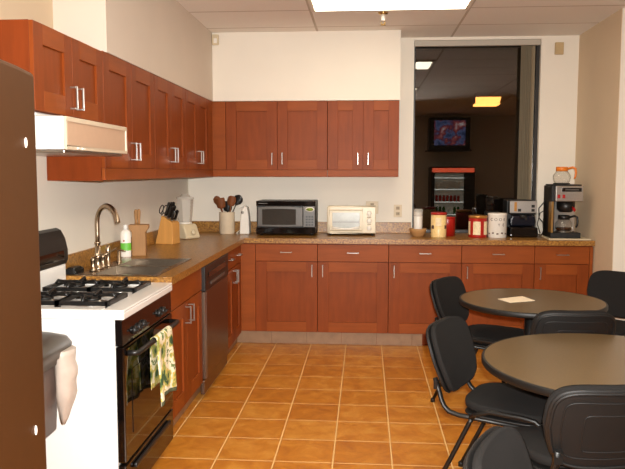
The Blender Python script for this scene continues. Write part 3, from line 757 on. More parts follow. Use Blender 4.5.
def patch(r, a0, a1, z0, z1, n=8):
    mb = MB(); vs = []
    for i in range(n+1):
        a = a0+(a1-a0)*i/n
        for rr in (r+.0004, r+.0014):
            for z in (z0, z1): vs.append((rr*math.cos(a), rr*math.sin(a), z))
    fs = [(0,1,3,2), (n*4, n*4+2, n*4+3, n*4+1)]
    for i in range(n):
        o = i*4; p = o+4
        fs += [(o+2,o+3,p+3,p+2),(o,p,p+1,o+1),(o+1,p+1,p+3,o+3),(o,o+2,p+2,p)]
    return mb.add(vs, fs)
for a in (-PI*.8, -PI*.2):
    patch(.067, a-.22, a+.22, .075, .105).build('printed_mark', 'ink', cy)
patch(.067, -PI*.66, -PI*.42, .10, .17).build('printed_mark', 'label_cream', cy)
cr2 = can_lathe(2.402, -.265, 'red tin mostly hidden behind the pale yellow canister', 'tin', 'tin')
MB().lathe([(0, .0005), (.066, .0005), (.066, .15), (.064, .156), (0, .156)], n=28, cap=False).build('tin_body', 'red_tin', cr2)
MB().lathe([(0, .1565), (.067, .1565), (.067, .168), (0, .170)], n=28, cap=False).build('lid', 'red_tin', cr2)
rt = can_lathe(2.65, -.37, 'red tin with gold lid and cream picture labels beside white canister', 'tin', 'tin')
MB().lathe([(0, .0005), (.078, .0005), (.079, .004), (.079, .168), (0, .168)], n=36, cap=False).build('tin_body', 'red_tin', rt)
MB().lathe([(0, .1685), (.080, .1685), (.081, .186), (.077, .190), (0, .190)], n=36, cap=False).build('lid', 'gold_lid', rt)
for a in (-PI*.585, -PI*.2, -PI*.97):
    patch(.079, a-.40, a+.40, .025, .14).build('picture_label', 'label_cream', rt)
wc = can_lathe(2.815, -.375, 'white canister with faint lettering between red tin and espresso machine', 'canister', 'canister')
MB().lathe([(0, .0005), (.077, .0005), (.079, .004), (.079, .19), (.081, .195), (.081, .208), (.076, .212), (0, .212)], n=36, cap=False).build('canister_body', 'white_plastic', wc)
def text_on_can(txt, r, a_mid, z, size, parent, spread):
    mb = MB()
    for i, ch in enumerate(txt):
        cu = bpy.data.curves.new('glyph', 'FONT'); cu.body = ch; cu.size = size; cu.align_x = 'CENTER'; cu.align_y = 'CENTER'; cu.extrude = .0004
        o = bpy.data.objects.new('glyph', cu); me = bpy.data.meshes.new_from_object(o)
        a = a_mid+(i-(len(txt)-1)/2)*spread
        T = Matrix.Translation(((r+.001)*math.cos(a), (r+.001)*math.sin(a), z)) @ Matrix.Rotation(a+PI/2, 4, 'Z') @ Matrix.Rotation(PI/2, 4, 'X')
        mb.add([T @ v.co for v in me.vertices], [tuple(p.vertices) for p in me.polygons])
        bpy.data.objects.remove(o); bpy.data.curves.remove(cu); bpy.data.meshes.remove(me)
    return mb.build('lettering', 'ink', parent)
text_on_can('COOK', .079, -PI*.53, .158, .034, wc, .48)
text_on_can('YE', .079, -PI*.42, .112, .034, wc, .5)
for k_ in range(6):
    a = -PI*.9+k_*.5
    patch(.079, a, a+.22, .03+.006*(k_ % 2), .042+.006*(k_ % 2), 4).build('printed_mark', 'ink', wc)
gr = thing('coffee_grinder', 'tall black coffee grinder behind the white canister', 'coffee grinder', (2.80, -.20, CT))
MB().box(-.06, .06, -.07, .07, .0005, .22).build('grinder_body', 'black_satin', gr, bevel=.012)
MB().lathe([(0, .2205), (.052, .2205), (.060, .32), (.060, .335), (0, .335)], n=4, sm=False, cap=False).lathe([(0, .336), (.05, .336), (.05, .35), (0, .35)], n=20, cap=False).build('hopper', 'black_gloss', gr)
MB().box(-.022, .022, -.088, -.0705, .06, .13).build('spout', 'black_plastic', gr, bevel=.004)

# espresso machine
es = thing('espresso_machine', 'squat espresso machine, steel top panel over glossy black front', 'espresso machine', (2.922, -.13, CT))
W = .238
MB().box(0, W, -.10, .10, .0005, .318).box(.01, W-.01, -.20, -.1005, .195, .31).build('housing', 'black_satin', es, bevel=.008)
MB().box(.002, W-.002, -.215, -.2005, .21, .316).build('front_panel', 'steel', es, bevel=.004)
MB().box(.04, .062, -.2175, -.2155, .225, .305).build('gauge_strip', 'gold_lid', es)
for bx, bz in ((.085, .235), (.20, .235), (.20, .27)):
    MB().box(bx-.014, bx+.014, -.221, -.2155, bz-.012, bz+.012).build('button', 'black_plastic', es, bevel=.002)
MB().prism([(.0, .0005), (W, .0005), (W+.004, .03), (W-.002, .09), (.002, .09), (-.004, .03)], 'y', -.26, -.1005).build('drip_tray', 'black_gloss', es, bevel=.014, seg=4)
MB().prism([(.012, .095), (W-.012, .095), (W-.008, .15), (W-.03, .19), (.03, .19), (.008, .15)], 'y', -.20, -.1005).build('water_tank', 'espresso_blue', es, bevel=.014, seg=4)
MB().lathe([(0, .165), (.03, .165), (.032, .194), (0, .194)], (.118, -.222, 0), 20, cap=False).tube([(.118, -.235, .178), (.118, -.27, .176), (.118, -.33, .17)], [.009, .010, .012], 10).build('portafilter', 'black_plastic', es)
MB().tube([(.212, -.205, .20), (.218, -.225, .19), (.222, -.235, .13)], .004, 8).build('steam_wand', 'steel', es)

# board and commercial brewer
bd = tag(MB().box(3.20, 3.545, -.60, -.26, CT+.0005, CT+.013).build('serving_board', 'cream', bevel=.003), 'thin pale board lying on the counter under the coffee brewer', 'board')
bx, by, bz = 3.358, -.42, CT+.0135
br = thing('coffee_brewer', 'tall commercial coffee brewer, steel head over glass pot by right wall', 'coffee maker', (bx, by, bz))
MB().box(-.135, .110, -.14, .13, .0005, .045).build('base', 'black_satin', br, bevel=.004)
MB().box(-.135, -.086, -.05, .13, .0455, .437).box(-.0855, .110, .06, .13, .0455, .437).build('tower', 'black_satin', br, bevel=.004)
MB().box(-.0745, .110, .052, .0595, .0455, .305).build('splash_panel', 'steel', br)
MB().box(-.134, -.118, -.138, -.0505, .0455, .305).box(-.1175, -.1, -.06, -.0505, .0455, .305).build('side_panel', 'side_brown', br)
hd = MB().box(-.110, .115, -.165, .0515, .308, .437).build('head', 'steel', br, bevel=.005)
MB().box(-.135, -.1105, -.14, -.0505, .308, .437).build('head_side', 'black_satin', br, bevel=.003)
MB().box(-.062, .098, -.168, -.1655, .39, .421).build('name_plate', 'black_gloss', hd)
MB().box(-.035, .075, -.1692, -.1682, .401, .411).build('name_plate_lettering', 'mw_grey', hd)
for k_ in (-.085, -.045):
    MB().box(k_-.011, k_+.011, -.1705, -.1655, .335, .366).build('rocker_switch', 'red_plastic', hd, bevel=.002)
MB().lathe([(.0, .215), (.05, .215), (.072, .24), (.075, .3075), (0, .3075)], (.005, -.05, 0), 28, cap=False).build('brew_basket', 'black_plastic', br)
MB().tube([(.04, -.115, .255), (.045, -.14, .25), (.045, -.172, .235)], [.012, .013, .014], 10, flat=.6).build('basket_handle', 'red_plastic', br)
MB().box(-.125, .105, -.145, .12, .4375, .449).build('top_plate', 'black_satin', br, bevel=.003)
MB().lathe([(0, .4495), (.068, .4495), (.068, .459), (0, .461)], (-.03, -.03, 0), 28, cap=False).build('top_warmer', 'black_satin', br)
MB().lathe([(0, .0455), (.07, .0455), (.07, .052), (0, .053)], (-.005, -.045, 0), 28, cap=False).build('lower_warmer', 'steel', br)
MB().tube([(-.136, .08, .30), (-.19, .06, .24), (-.20, .0, .16), (-.165, .0, .12), (-.155, .02, .05), (-.165, .05, .007), (-.17, .12, .007)], .005, 8).tube([(-.136, .08, .22), (-.175, .07, .20), (-.19, .1, .10), (-.16, .11, .02)], .004, 8).build('power_cord', 'black_plastic', br)
def decanter(loc, label, hmat, fill, rz):
    t = thing('coffee_decanter', label, 'coffee pot', loc, rz, 'glass coffee pots')
    MB().lathe([(0, .0005), (.056, .0005), (.066, .012), (.073, .042), (.070, .066), (.055, .088), (.043, .100), (.044, .108), (.041, .108), (.040, .101), (.052, .087), (.067, .065), (.070, .042), (.063, .014), (.054, .004), (0, .004)], n=32, cap=False).build('glass_bowl', 'glass', t)
    MB().lathe([(.0445, .099), (.0475, .099), (.049, .122), (.046, .132), (.0445, .132)], n=32, cap=False).lathe([(.0485, .098), (.0485, .134), (.0440, .134), (.0440, .098), (.0485, .098)], n=32, cap=False).build('collar', hmat, t)
    MB().tube([(.045, 0, .118), (.085, 0, .130), (.108, 0, .118), (.112, 0, .085), (.108, 0, .05), (.100, 0, .035)], [.009, .010, .010, .009, .008, .007], 10, flat=1.3).build('handle', hmat, t)
    if fill: MB().lathe([(0, .0045), (.053, .0045), (.062, .014), (.0665, .03), (0, .03)], n=32, cap=False).build('coffee', 'coffee', t)
    return t
decanter((bx-.03, by-.03, bz+.4615), 'empty glass coffee pot with orange collar and handle on top of brewer', 'orange', False, math.radians(-18))
decanter((bx-.005, by-.045, bz+.0535), 'glass coffee pot with black handle on the lower warming plate', 'black_plastic', True, math.radians(-28))

# blinds
vb = thing('vertical_blind', 'grey vertical blind drawn to the right side of the dark window', 'blind', (0, .02, 0))
MB().box(WX0+.004, WX1-.004, -.022, .022, 2.632, WZ1-.002).build('headrail', 'headrail', vb, bevel=.004)
for i in range(7):
    mb = MB(); a = math.radians(62+(i % 2)*4); cx = 3.078+i*.0155
    pr_ = []
    for j in range(7):
        f = -1+2*j/6; pr_.append((f*.042, .006*(1-f*f)))
    poly = [(cx+x*math.cos(a)-y*math.sin(a), (x*math.sin(a)+y*math.cos(a))*.5) for x, y in pr_]+[(cx+x*math.cos(a)-(y-.0015)*math.sin(a), (x*math.sin(a)+(y-.0015)*math.cos(a))*.5) for x, y in pr_[::-1]]
    mb.prism(poly, 'z', CT+.03, 2.63).build('vane', 'blind', vb)
# small things on walls and ceiling
wx = thing('wall_speaker', 'small beige box mounted high on the wall right of the window', 'wall box', (3.388, -.001, 2.595))
MB().box(-.037, .037, -.03, 0, -.053, .053).build('housing', 'beige_box', wx, bevel=.004)
MB().box(-.026, .026, -.0325, -.0302, -.04, .03).build('grille', 'beige_box', wx, bevel=.001)
ms = thing('motion_sensor', 'small cream sensor in the soffit corner just below ceiling', 'sensor', (.352, -.349, 2.645))
MB().prism([(-.03, -.045), (.03, -.045), (.03, .045), (-.03, .045)], 'y', -.035, 0).build('housing', 'cream', ms, bevel=.008)
MB().box(-.012, .018, -.0385, -.0352, -.03, .01).build('lens', 'white_plastic', ms, bevel=.002)
sh = thing('sprinkler_head', 'small brass sprinkler head hanging from the ceiling beside light panel', 'sprinkler', (1.797, -1.03, CEIL-.0005))
MB().lathe([(0, 0), (.040, 0), (.034, -.012), (.018, -.016), (0, -.016)], n=24, cap=False).build('escutcheon', 'brass', sh)
MB().lathe([(0, -.0165), (.017, -.0165), (.017, -.06), (.012, -.064), (0, -.064)], n=16, cap=False).build('stem', 'white_plastic', sh)
mb = MB()
for s in (-1, 1): mb.tube([(s*.011, 0, -.0645), (s*.016, 0, -.078), (s*.004, 0, -.092)], .0035, 8)
mb.lathe([(0, -.092), (.02, -.092), (.022, -.096), (0, -.097)], n=16, cap=False).build('deflector', 'brass', sh)

# ------------------------------------------------------------------ range hood, stove, fridge, bin
ho = thing('range_hood', 'white under-cabinet range hood over the gas stove', 'range hood', (0, -3.715, 0))
HW, HX = .741, .44
MB().box(.003, HX-.012, 0, HW, 1.585, 1.724).box(.003, .30, .02, HW-.02, 1.7245, 1.7435).build('hood_shell', 'white', ho, bevel=.012, seg=3)
MB().box(HX-.0115, HX, 0, HW, 1.585, 1.600).box(HX-.0115, HX, 0, HW, 1.705, 1.722).box(HX-.0115, HX, 0, .014, 1.600, 1.705).box(HX-.0115, HX, HW-.014, HW, 1.600, 1.705).build('front_border', 'hood_border', ho, bevel=.003)
MB().box(HX-.0115, HX-.006, .0145, HW-.0145, 1.6005, 1.7045).build('front_panel', 'hood_front_shaded', ho)
MB().box(.03, HX-.02, .02, HW-.02, 1.572, 1.5845).build('underside_filter', 'steel', ho, bevel=.004)
MB().box(HX+.0003, HX+.006, .10, .13, 1.588, 1.597).box(HX+.0003, HX+.006, .15, .18, 1.588, 1.597).build('slide_switch', 'white_plastic', ho, bevel=.001)

sv = thing('gas_stove', 'white gas stove with four black grates and black oven door', 'stove', (0, -3.667, 0))
SW, SX, ST = .762, .634, .904
MB().box(.02, SX-.03, .004, SW-.004, .03, ST-.045).build('stove_body', 'white', sv, bevel=.004)
MB().box(.06, .12, .05, .10, .0005, .0295).box(.06, .12, SW-.1, SW-.05, .0005, .0295).box(.5, .56, .05, .10, .0005, .0295).box(.5, .56, SW-.1, SW-.05, .0005, .0295).build('foot', 'black_plastic', sv)
ctp = MB()
ctp.box(.02, SX+.012, 0, SW, ST-.044, ST-.012)
for a in ((.02, .09, 0, SW), (SX-.085, SX+.012, 0, SW), (.09, SX-.085, 0, .05), (.09, SX-.085, SW-.05, SW)):
    ctp.box(a[0], a[1], a[2], a[3], ST-.0115, ST)
ctp.build('cooktop', 'white', sv, bevel=.009, seg=3)
# backguard with curved black display housing
MB().box(.004, .062, .0, SW, ST+.0005, 1.0).build('backguard', 'white', sv, bevel=.004)
prof = [(.006, 1.0005), (.066, 1.0005), (.078, 1.025), (.077, 1.08), (.064, 1.14), (.042, 1.182), (.014, 1.195), (.004, 1.185)]
bg = MB().prism([(x, z) for x, z in prof], 'y', -.002, SW+.002).build('display_housing', 'black_plastic', sv, bevel=.006)
mb = MB()
for (xa, za), (xb, zb) in (((.0785, 1.03), (.0775, 1.078)),):
    mb.add([(xa+.001, .06, za), (xa+.001, SW-.06, za), (xb+.001, SW-.06, zb), (xb+.001, .06, zb), (xa+.0025, .06, za), (xa+.0025, SW-.06, za), (xb+.0025, SW-.06, zb), (xb+.0025, .06, zb)],
           [(0,1,2,3),(7,6,5,4),(0,4,5,1),(1,5,6,2),(2,6,7,3),(3,7,4,0)])
mb.build('display', 'black_gloss', bg)
# burners + grates
def grate(cx, cy):
    gmb = MB(); z0 = ST-.011; z1 = ST+.026; r = .115
    b = .0085
    # outer low frame
    for s in (-1, 1):
        gmb.box(cx-r, cx+r, cy+s*r-b, cy+s*r+b, z1-.024, z1-.006); gmb.box(cx+s*r-b, cx+s*r+b, cy-r, cy+r, z1-.024, z1-.006)
        for q in (-1, 1): gmb.box(cx+s*r-b, cx+s*r+b, cy+q*r-b, cy+q*r+b, z0, z1-.006)
    for a in range(4):
        ca, sa = round(math.cos(a*PI/2)), round(math.sin(a*PI/2))
        p = [(cx+ca*r, cy+sa*r, z1-.012), (cx+ca*r*.85, cy+sa*r*.85, z1+.010), (cx+ca*.04, cy+sa*.04, z1), (cx+ca*.028, cy+sa*.028, z1-.006)]
        gmb.tube(p, .008, 6)
    return gmb.build('burner_grate', 'cast_iron', sv)
def burner(cx, cy):
    z0 = ST-.0115
    o = MB().lathe([(0, z0), (.078, z0+.0002), (.074, z0+.005), (.054, z0+.003), (.052, z0+.006), (.040, z0+.012), (.038, z0+.02), (0, z0+.02)], (cx, cy, 0), 24, cap=False).build('burner', 'steel', sv)
    MB().lathe([(0, z0+.0203), (.040, z0+.0203), (.041, z0+.026), (.034, z0+.030), (0, z0+.030)], (cx, cy, 0), 24, cap=False).build('burner_cap', 'black_satin', o)
for cx in (.205, .43):
    for cy in (.20, .562): grate(cx, cy); burner(cx, cy)
fp = MB().prism([(SX-.029, .745), (SX+.005, .745), (SX+.002, ST-.046), (SX-.029, ST-.046)], 'y', .002, SW-.002).build('control_panel', 'black_gloss', sv, bevel=.003)
for yy in (.15, .215, .28, .53, .60):
    kno = MB().lathe([(0, 0), (.020, 0), (.019, .012), (.013, .016), (0, .016)], n=18, cap=False).box(-.004, .004, -.018, .018, .0155, .026)
    kno.build('knob', 'black_plastic', sv, bevel=.001).matrix_local = Matrix.Translation((SX+.0042, yy, .785)) @ Matrix.Rotation(PI/2, 4, 'Y')
od = MB().box(SX-.029, SX+.008, .004, SW-.004, .225, .740).build('oven_door', 'black_glass', sv, bevel=.006)
MB().box(SX+.0085, SX+.0105, .10, SW-.10, .33, .62).build('oven_window', 'black_gloss', od)
hp = [(SX+.052+.004*math.sin(PI*i/10), .06+(SW-.12)*i/10, .705) for i in range(11)]
MB().tube([(SX+.0085, .05, .705)]+hp+[(SX+.0085, SW-.05, .705)], .0125, 12).build('door_handle', 'black_plastic', od)
wd = MB().box(SX-.029, SX+.006, .004, SW-.004, .045, .215).build('warming_drawer', 'black_gloss', sv, bevel=.006)
MB().box(SX+.0065, SX+.022, .10, SW-.10, .165, .185).build('drawer_handle', 'black_plastic', wd, bevel=.005)

# dish towel draped over the oven handle
def towel():
    t = thing('dish_towel', 'cream kitchen towel with green and yellow print hanging on the oven handle', 'towel', (SX+.056, -3.27, .705))
    nu, nv = 22, 34; yw = .30
    def build(z_lo, z_hi, name, mat):
        mb = MB(); vs = []; path = []
        Lf, Lb, r = .305, .24, .0185
        N = 60
        for i in range(N+1):
            s_ = -Lb + (Lf+Lb+PI*r)*i/N
            if s_ < 0: path.append((-r, s_))
            elif s_ < PI*r: a = PI-s_/r; path.append((r*math.cos(a), r*math.sin(a)))
            else: path.append((r, -(s_-PI*r)))
        for i, (px, pz) in enumerate(path):
            for j in range(nu+1):
                v = j/nu; y = (v-.5)*yw
                drop = max(0, -pz)
                wv = (.010*math.sin(v*9+1)+.006*math.sin(v*17))*min(1, drop/.18)
                narrow = 1-.16*max(0, 1-drop/.10) if px > 0 else .84
                off = wv+.010*drop/.36 if px > 0 else -.2*abs(wv)
                zz = pz - (.012*math.sin(v*5.2+2.4)*drop/.36 if px > 0 else 0)
                vs.append((px+off, y*narrow+.02*drop/.36, zz))
        n = nu+1; th = len(vs)
        # inner copy for thickness
        vs += [(x-.0018 if x > 0 else x+.0018, y, z) for x, y, z in vs]
        rows = len(path)
        fs = []; ms = []
        for i in range(rows-1):
            hem = 1 if i >= rows-3 else 0
            for j in range(nu):
                q = (i*n+j, i*n+j+1, (i+1)*n+j+1, (i+1)*n+j); fs.append(q); ms.append(hem)
                fs.append(tuple(k+th for k in q[::-1])); ms.append(hem)
        for i in range(rows-1):
            for j in (0, nu): fs.append((i*n+j, (i+1)*n+j, (i+1)*n+j+th, i*n+j+th)); ms.append(0)
        for j in range(nu):
            for i in (0, rows-1): fs.append((i*n+j, i*n+j+1, i*n+j+1+th, i*n+j+th)); ms.append(0)
        mb.v = vs; mb.f = [list(f) for f in fs]; mb.m = ms; mb.smooth = [True]*len(fs)
        return mb.build(name, ['towel', 'towel_hem'], t)
    build(0, 0, 'towel_cloth', None)
    return t
towel()

# refrigerator at the near left (front faces +x)
fg = thing('refrigerator', 'tall bronze-toned refrigerator at the left edge of the picture', 'refrigerator', (0, -5.64, 0))
FW = .91
MB().box(.03, .70, .006, FW-.006, .03, 1.755).box(.05, .6, .05, FW-.05, .0005, .03).build('fridge_body', 'fridge', fg, bevel=.008)
def dome(y0, y1, z0, z1, n=10):
    return [(y0, z0), (y1, z0), (y1, z1-.02)]+[(y1-(y1-y0)*i/n, z1+.016*math.sin(PI*i/n)-.004*(i == 0)) for i in range(0, n+1)]+[(y0, z1-.02)]
fd = MB().prism(dome(.002, FW-.002, .585, 1.755), 'x', .702, .80).build('fridge_door', 'fridge', fg, bevel=.012, seg=3)
fz = MB().box(.702, .80, .002, FW-.002, .05, .578).build('freezer_door', 'fridge', fg, bevel=.012, seg=3)
for p_, z in ((fd, 1.567), (fd, .806)):
    mb = MB().lathe([(0, 0), (.022, 0), (.020, .006), (.010, .010), (0, .0105)], n=20, cap=False)
    mb.v = [(x*.62, y*.26, z*.4) for x, y, z in mb.v]
    o = mb.build('cap', 'white_plastic', p_); o.matrix_local = Matrix.Translation((.8005, FW-.068, z)) @ Matrix.Rotation(PI/2, 4, 'Y'); o['label'] = 'small white cap on the door face'
for p_, za, zb in ((fd, .75, 1.45), (fz, .2, .52)):
    MB().tube([(.8005, .06, za), (.84, .06, za+.02), (.85, .06, (za+zb)/2), (.84, .06, zb-.02), (.8005, .06, zb)], .012, 10).build('door_handle', 'fridge', p_)

# bin
tb = thing('trash_bin', 'grey-brown lidded trash bin with white liner between refrigerator and stove', 'bin', (.236, -3.93, 0))
def rr(w, d, r, n=6):
    out = []
    for cx, cy, a0 in ((w/2-r, d/2-r, 0), (-w/2+r, d/2-r, PI/2), (-w/2+r, -d/2+r, PI), (w/2-r, -d/2+r, 1.5*PI)):
        for i in range(n+1): a = a0+PI/2*i/n; out.append((cx+r*math.cos(a), cy+r*math.sin(a)))
    return out
def loft(mb, secs, mi=0):
    n = len(secs[0][0]); vs = []
    for poly, z in secs: vs += [(x, y, z) for x, y in poly]
    fs = [(j*n+i, j*n+(i+1) % n, (j+1)*n+(i+1) % n, (j+1)*n+i) for j in range(len(secs)-1) for i in range(n)]
    mb.add(vs, fs, mi, True); mb.add(vs[:n], [tuple(range(n))[::-1]], mi); mb.add(vs[-n:], [tuple(range(n))], mi)
mb = MB(); loft(mb, [(rr(.32, .34, .05), .425), (rr(.345, .36, .05), .718)]); mb.build('bin_body', 'bin_body', tb)
mb = MB(); loft(mb, [(rr(.28, .24, .03), .0005), (rr(.28, .24, .03), .04)]); mb.box(-.10, .02, -.10, .10, .04, .424); mb.build('stand', 'black_plastic', tb)
mb = MB(); loft(mb, [(rr(.40, .40, .06), .7185), (rr(.41, .41, .06), .743), (rr(.43, .415, .06), .746), (rr(.45, .42, .06), .783), (rr(.445, .415, .06), .790), (rr(.42, .39, .06), .813), (rr(.34, .31, .06), .831), (rr(.22, .21, .05), .838)]); mb.build('lid', 'bin_lid', tb)
# liner bulging out under the lid at the corner nearest the stove
mb = MB(); nz, na = 12, 14; vs = []
for i in range(nz+1):
    f = i/nz; z = .772-.325*f
    k = min(1, (1-f)*2.4)**.8*(1-.12*f)
    for j in range(na):
        a = 2*PI*j/na
        rx = .034*k+.006+.003*math.sin(5*a+9*f); ry = .052*k+.008+.004*math.sin(4*a+7*f)
        bump = .012 if .22 < f < .38 and math.cos(a) > .3 else 0
        vs.append((.189+.022*k+(rx+bump)*math.cos(a), .115+.02*f+ry*math.sin(a), z))
fs = [(i*na+j, i*na+(j+1) % na, (i+1)*na+(j+1) % na, (i+1)*na+j) for i in range(nz) for j in range(na)]
mb.add(vs, fs, 0, True); mb.add(vs[:na], [tuple(range(na))]); mb.add(vs[-na:], [tuple(range(na))[::-1]])
mb.build('bin_liner', 'bag', tb)

# ------------------------------------------------------------------ tables and chairs
TZ = .72
def table(x, y, r, label, turn, TZ=TZ):
    t = thing('round_table', label, 'table', (x, y, 0), 0, 'round tables')
    MB().lathe([(0, TZ-.028), (r-.012, TZ-.028), (r-.012, TZ-.0003), (r-.013, TZ), (0, TZ)], n=72, sm=False, cap=False).build('tabletop', 'laminate', t)
    MB().lathe([(r-.0118, TZ-.032), (r-.004, TZ-.032), (r, TZ-.026), (r, TZ-.006), (r-.004, TZ-.0005), (r-.0118, TZ-.0005), (r-.0118, TZ-.032)], n=72, cap=False).build('edge_band', 'rubber', t)
    MB().lathe([(0, TZ-.045), (.16, TZ-.045), (.16, TZ-.0285), (0, TZ-.0285)], n=28, cap=False).lathe([(0, .055), (.038, .055), (.038, TZ-.0455), (0, TZ-.0455)], n=24, cap=False).build('column', 'black_satin', t)
    b = MB()
    for k_ in range(4):
        a = k_*PI/2+math.radians(turn); ca, sa = math.cos(a), math.sin(a); L = r*.72
        b.tube([(0, 0, .05), (ca*L*.5, sa*L*.5, .035), (ca*L, sa*L, .018)], [.03, .024, .017], 10, flat=.9)
    b.build('base', 'black_satin', t)
    return t
table(2.685, -2.245, .432, 'round speckled table nearest the cabinets, with a white paper on it', 10)
table(2.733, -3.545, .550, 'larger round speckled table in the middle, in front of the paper-topped one', 80, .69)
table(2.665, -5.09, .452, 'round table whose rim just enters the bottom right corner', 45)
pm = MB(); 
pp = [(-.095, -.055), (.085, -.075), (.10, .045), (-.075, .07)]
pv = []
for zz in (.0005, .0025):
    pv += [(x, y, zz+(.006 if (x > 0 and y > 0) else 0)) for x, y in pp]
pm.add(pv, [(0,3,2,1),(4,5,6,7),(0,1,5,4),(1,2,6,5),(2,3,7,6),(3,0,4,7)])
nap = pm.build('paper_sheet', 'paper', loc=(2.585, -2.26, TZ)); nap.rotation_euler[2] = math.radians(32)
tag(nap, 'white folded paper lying on the table nearest the cabinets', 'paper')

def make_chair(label):
    t = thing('stacking_chair', label, 'chair', (0, 0, 0), 0, 'black stacking chairs')
    def seatmap(u, v, d):
        z = .455+d - .016*max(0, (u+.02)/.2)**2
        return (u, v*(1-.08*max(0, -u)/.2), z)
    MB().pad(.39, .41, .056, seatmap, 3.8, .4).build('seat', 'fabric', t)
    MB().pad(.37, .39, .014, lambda u, v, d: (u, v, .4165+d), 5, .2).build('seat_pan', 'shell', t)
    tilt = math.radians(18)
    C0 = Vector((-.312, 0, .628)); U = Vector((-math.sin(tilt), 0, math.cos(tilt))); N = Vector((math.cos(tilt), 0, math.sin(tilt)))
    def bmap(u, v, d, off=0):
        wv = u*(1-.16*max(0, -v)/.15*(abs(u)/.2))
        return C0 + Vector((0, wv, 0)) + U*v + N*(d+off+.030*(u/.21)**2)
    MB().pad(.425, .328, .040, lambda u, v, d: bmap(u, v, d, .012), 4.0, .45).build('backrest', 'fabric', t)
    sb_ = MB().pad(.43, .333, .012, lambda u, v, d: bmap(u, v, d, -.0145), 4.2, .2)
    def ridge(w_, h_, rr_, e=5, n=48, dv=0):
        pts = []
        for j in range(n+1):
            a = 2*PI*j/n; c, q = math.cos(a), math.sin(a)
            pts.append(bmap(abs(c)**(2/e)*math.copysign(1, c)*w_/2, dv+abs(q)**(2/e)*math.copysign(1, q)*h_/2, 0, -.0205))
        sb_.tube(pts, rr_, 8, cap=False)
    ridge(.402, .305, .0065, 4.5); ridge(.33, .23, .003, 7); ridge(.19, .15, .003, 9, dv=-.01)
    sb_.build('back_shell', 'shell', t)
    f = MB(); r = .0105
    for s in (-1, 1):
        y = s*.178
        f.tube([(-.312, y*.95, .525), (-.290, y*.95, .468), (-.279, y*.97, .436), (-.262, y, .409), (-.238, y, .389), (-.19, y, .381), (.14, y, .380)], r, 10, flat=1.35)
        f.box(-.313, -.295, y*.95-.015, y*.95+.015, .478, .515)
        # side bow running from the front leg back along the seat edge
        f.tube([(-.13, s*.200, .386), (-.10, s*.216, .410), (-.04, s*.219, .432), (.10, s*.219, .432), (.155, s*.219, .426), (.185, s*.219, .405), (.200, s*.219, .372)], r, 10)
    for x in (-.10, .11): f.tube([(x, -.18, .376), (x, .18, .376)], .009, 8)
    f.v = [(x, y, z*1.055) for x, y, z in f.v]
    f.build('frame', 'black_satin', t)
    for s in (-1, 1):
        y = s*.219
        l = MB().tube([(.2, y, .3715), (.207, y, .33), (.225, y, .18), (.242, y, .012)], r, 10, flat=1.2); l.v = [(a, b, c*1.055) for a, b, c in l.v]; l = l.build('leg', 'black_satin', t)
        MB().lathe([(0, .0005), (.0145, .0005), (.0145, .018), (.0125, .024), (0, .024)], (.2425, y, 0), 14, cap=False).build('foot_cap', 'rubber', l)
        y2 = s*.200
        l = MB().tube([(-.125, y2, .384), (-.135, y2, .365), (-.22, y2, .19), (-.31, y2, .012)], r, 10, flat=1.2); l.v = [(a, b, c*1.055) for a, b, c in l.v]; l = l.build('leg', 'black_satin', t)
        MB().lathe([(0, .0005), (.0145, .0005), (.0145, .018), (.0125, .024), (0, .024)], (-.3105, y2, 0), 14, cap=False).build('foot_cap', 'rubber', l)
    return t
chairs = [
    (2.49, -2.03, -.55, 'black padded chair with its back to the cabinets, left of the paper-topped table'),
    (2.352, -3.365, -.48, 'black padded chair in full view at the left of the middle table'),
    (3.28, -1.71, -2.25, 'black padded chair by the right wall behind the paper-topped table'),
    (2.735, -2.58, 1.62, 'chair between the two big tables, only its black plastic back showing'),
    (2.462, -3.866, 1.69, 'chair pushed in at the near side of the middle table, ribbed back shell facing out'),
    (2.312, -4.875, -.42, 'dark grey padded chair at the bottom edge, just its backrest top showing'),
]
c0 = make_chair(chairs[0][3])
for i, (x, y, a, lab) in enumerate(chairs):
    c = c0 if i == 0 else copy_tree(c0)
    c.location = (x, y, 0); c.rotation_euler = (0, 0, a); c['label'] = lab

# ------------------------------------------------------------------ things at the far end of the room, seen as reflections in the window
vm = thing('vending_machine', 'drinks vending machine with red header, reflected in the dark window', 'vending machine', (3.48, -8.05, .002))
VW, VH = .90, 1.60
MB().box(-VW/2, VW/2, -.70, -.08, .0005, VH).box(-VW/2, -VW/2+.07, -.0795, 0, .0005, VH).box(VW/2-.22, VW/2, -.0795, 0, .0005, VH).box(-VW/2+.07, VW/2-.22, -.0795, 0, .0005, .30).box(-VW/2+.07, VW/2-.22, -.0795, 0, VH-.13, VH).build('cabinet', 'black_satin', vm, bevel=.006)
MB().box(-VW/2+.02, VW/2-.02, .0005, .01, VH-.11, VH-.02).build('header_sign', 'vm_red', vm)
MB().box(-VW/2+.072, VW/2-.222, -.0785, -.076, .302, VH-.132).build('back_panel', 'vm_back', vm)
for z in (.36, .62, .88, 1.14, 1.38):
    MB().box(-VW/2+.072, VW/2-.222, -.075, -.012, z-.015, z).box(-VW/2+.075, VW/2-.225, -.012, -.008, z-.016, z+.004, 1).build('shelf', ['steel', 'vm_light'], vm)
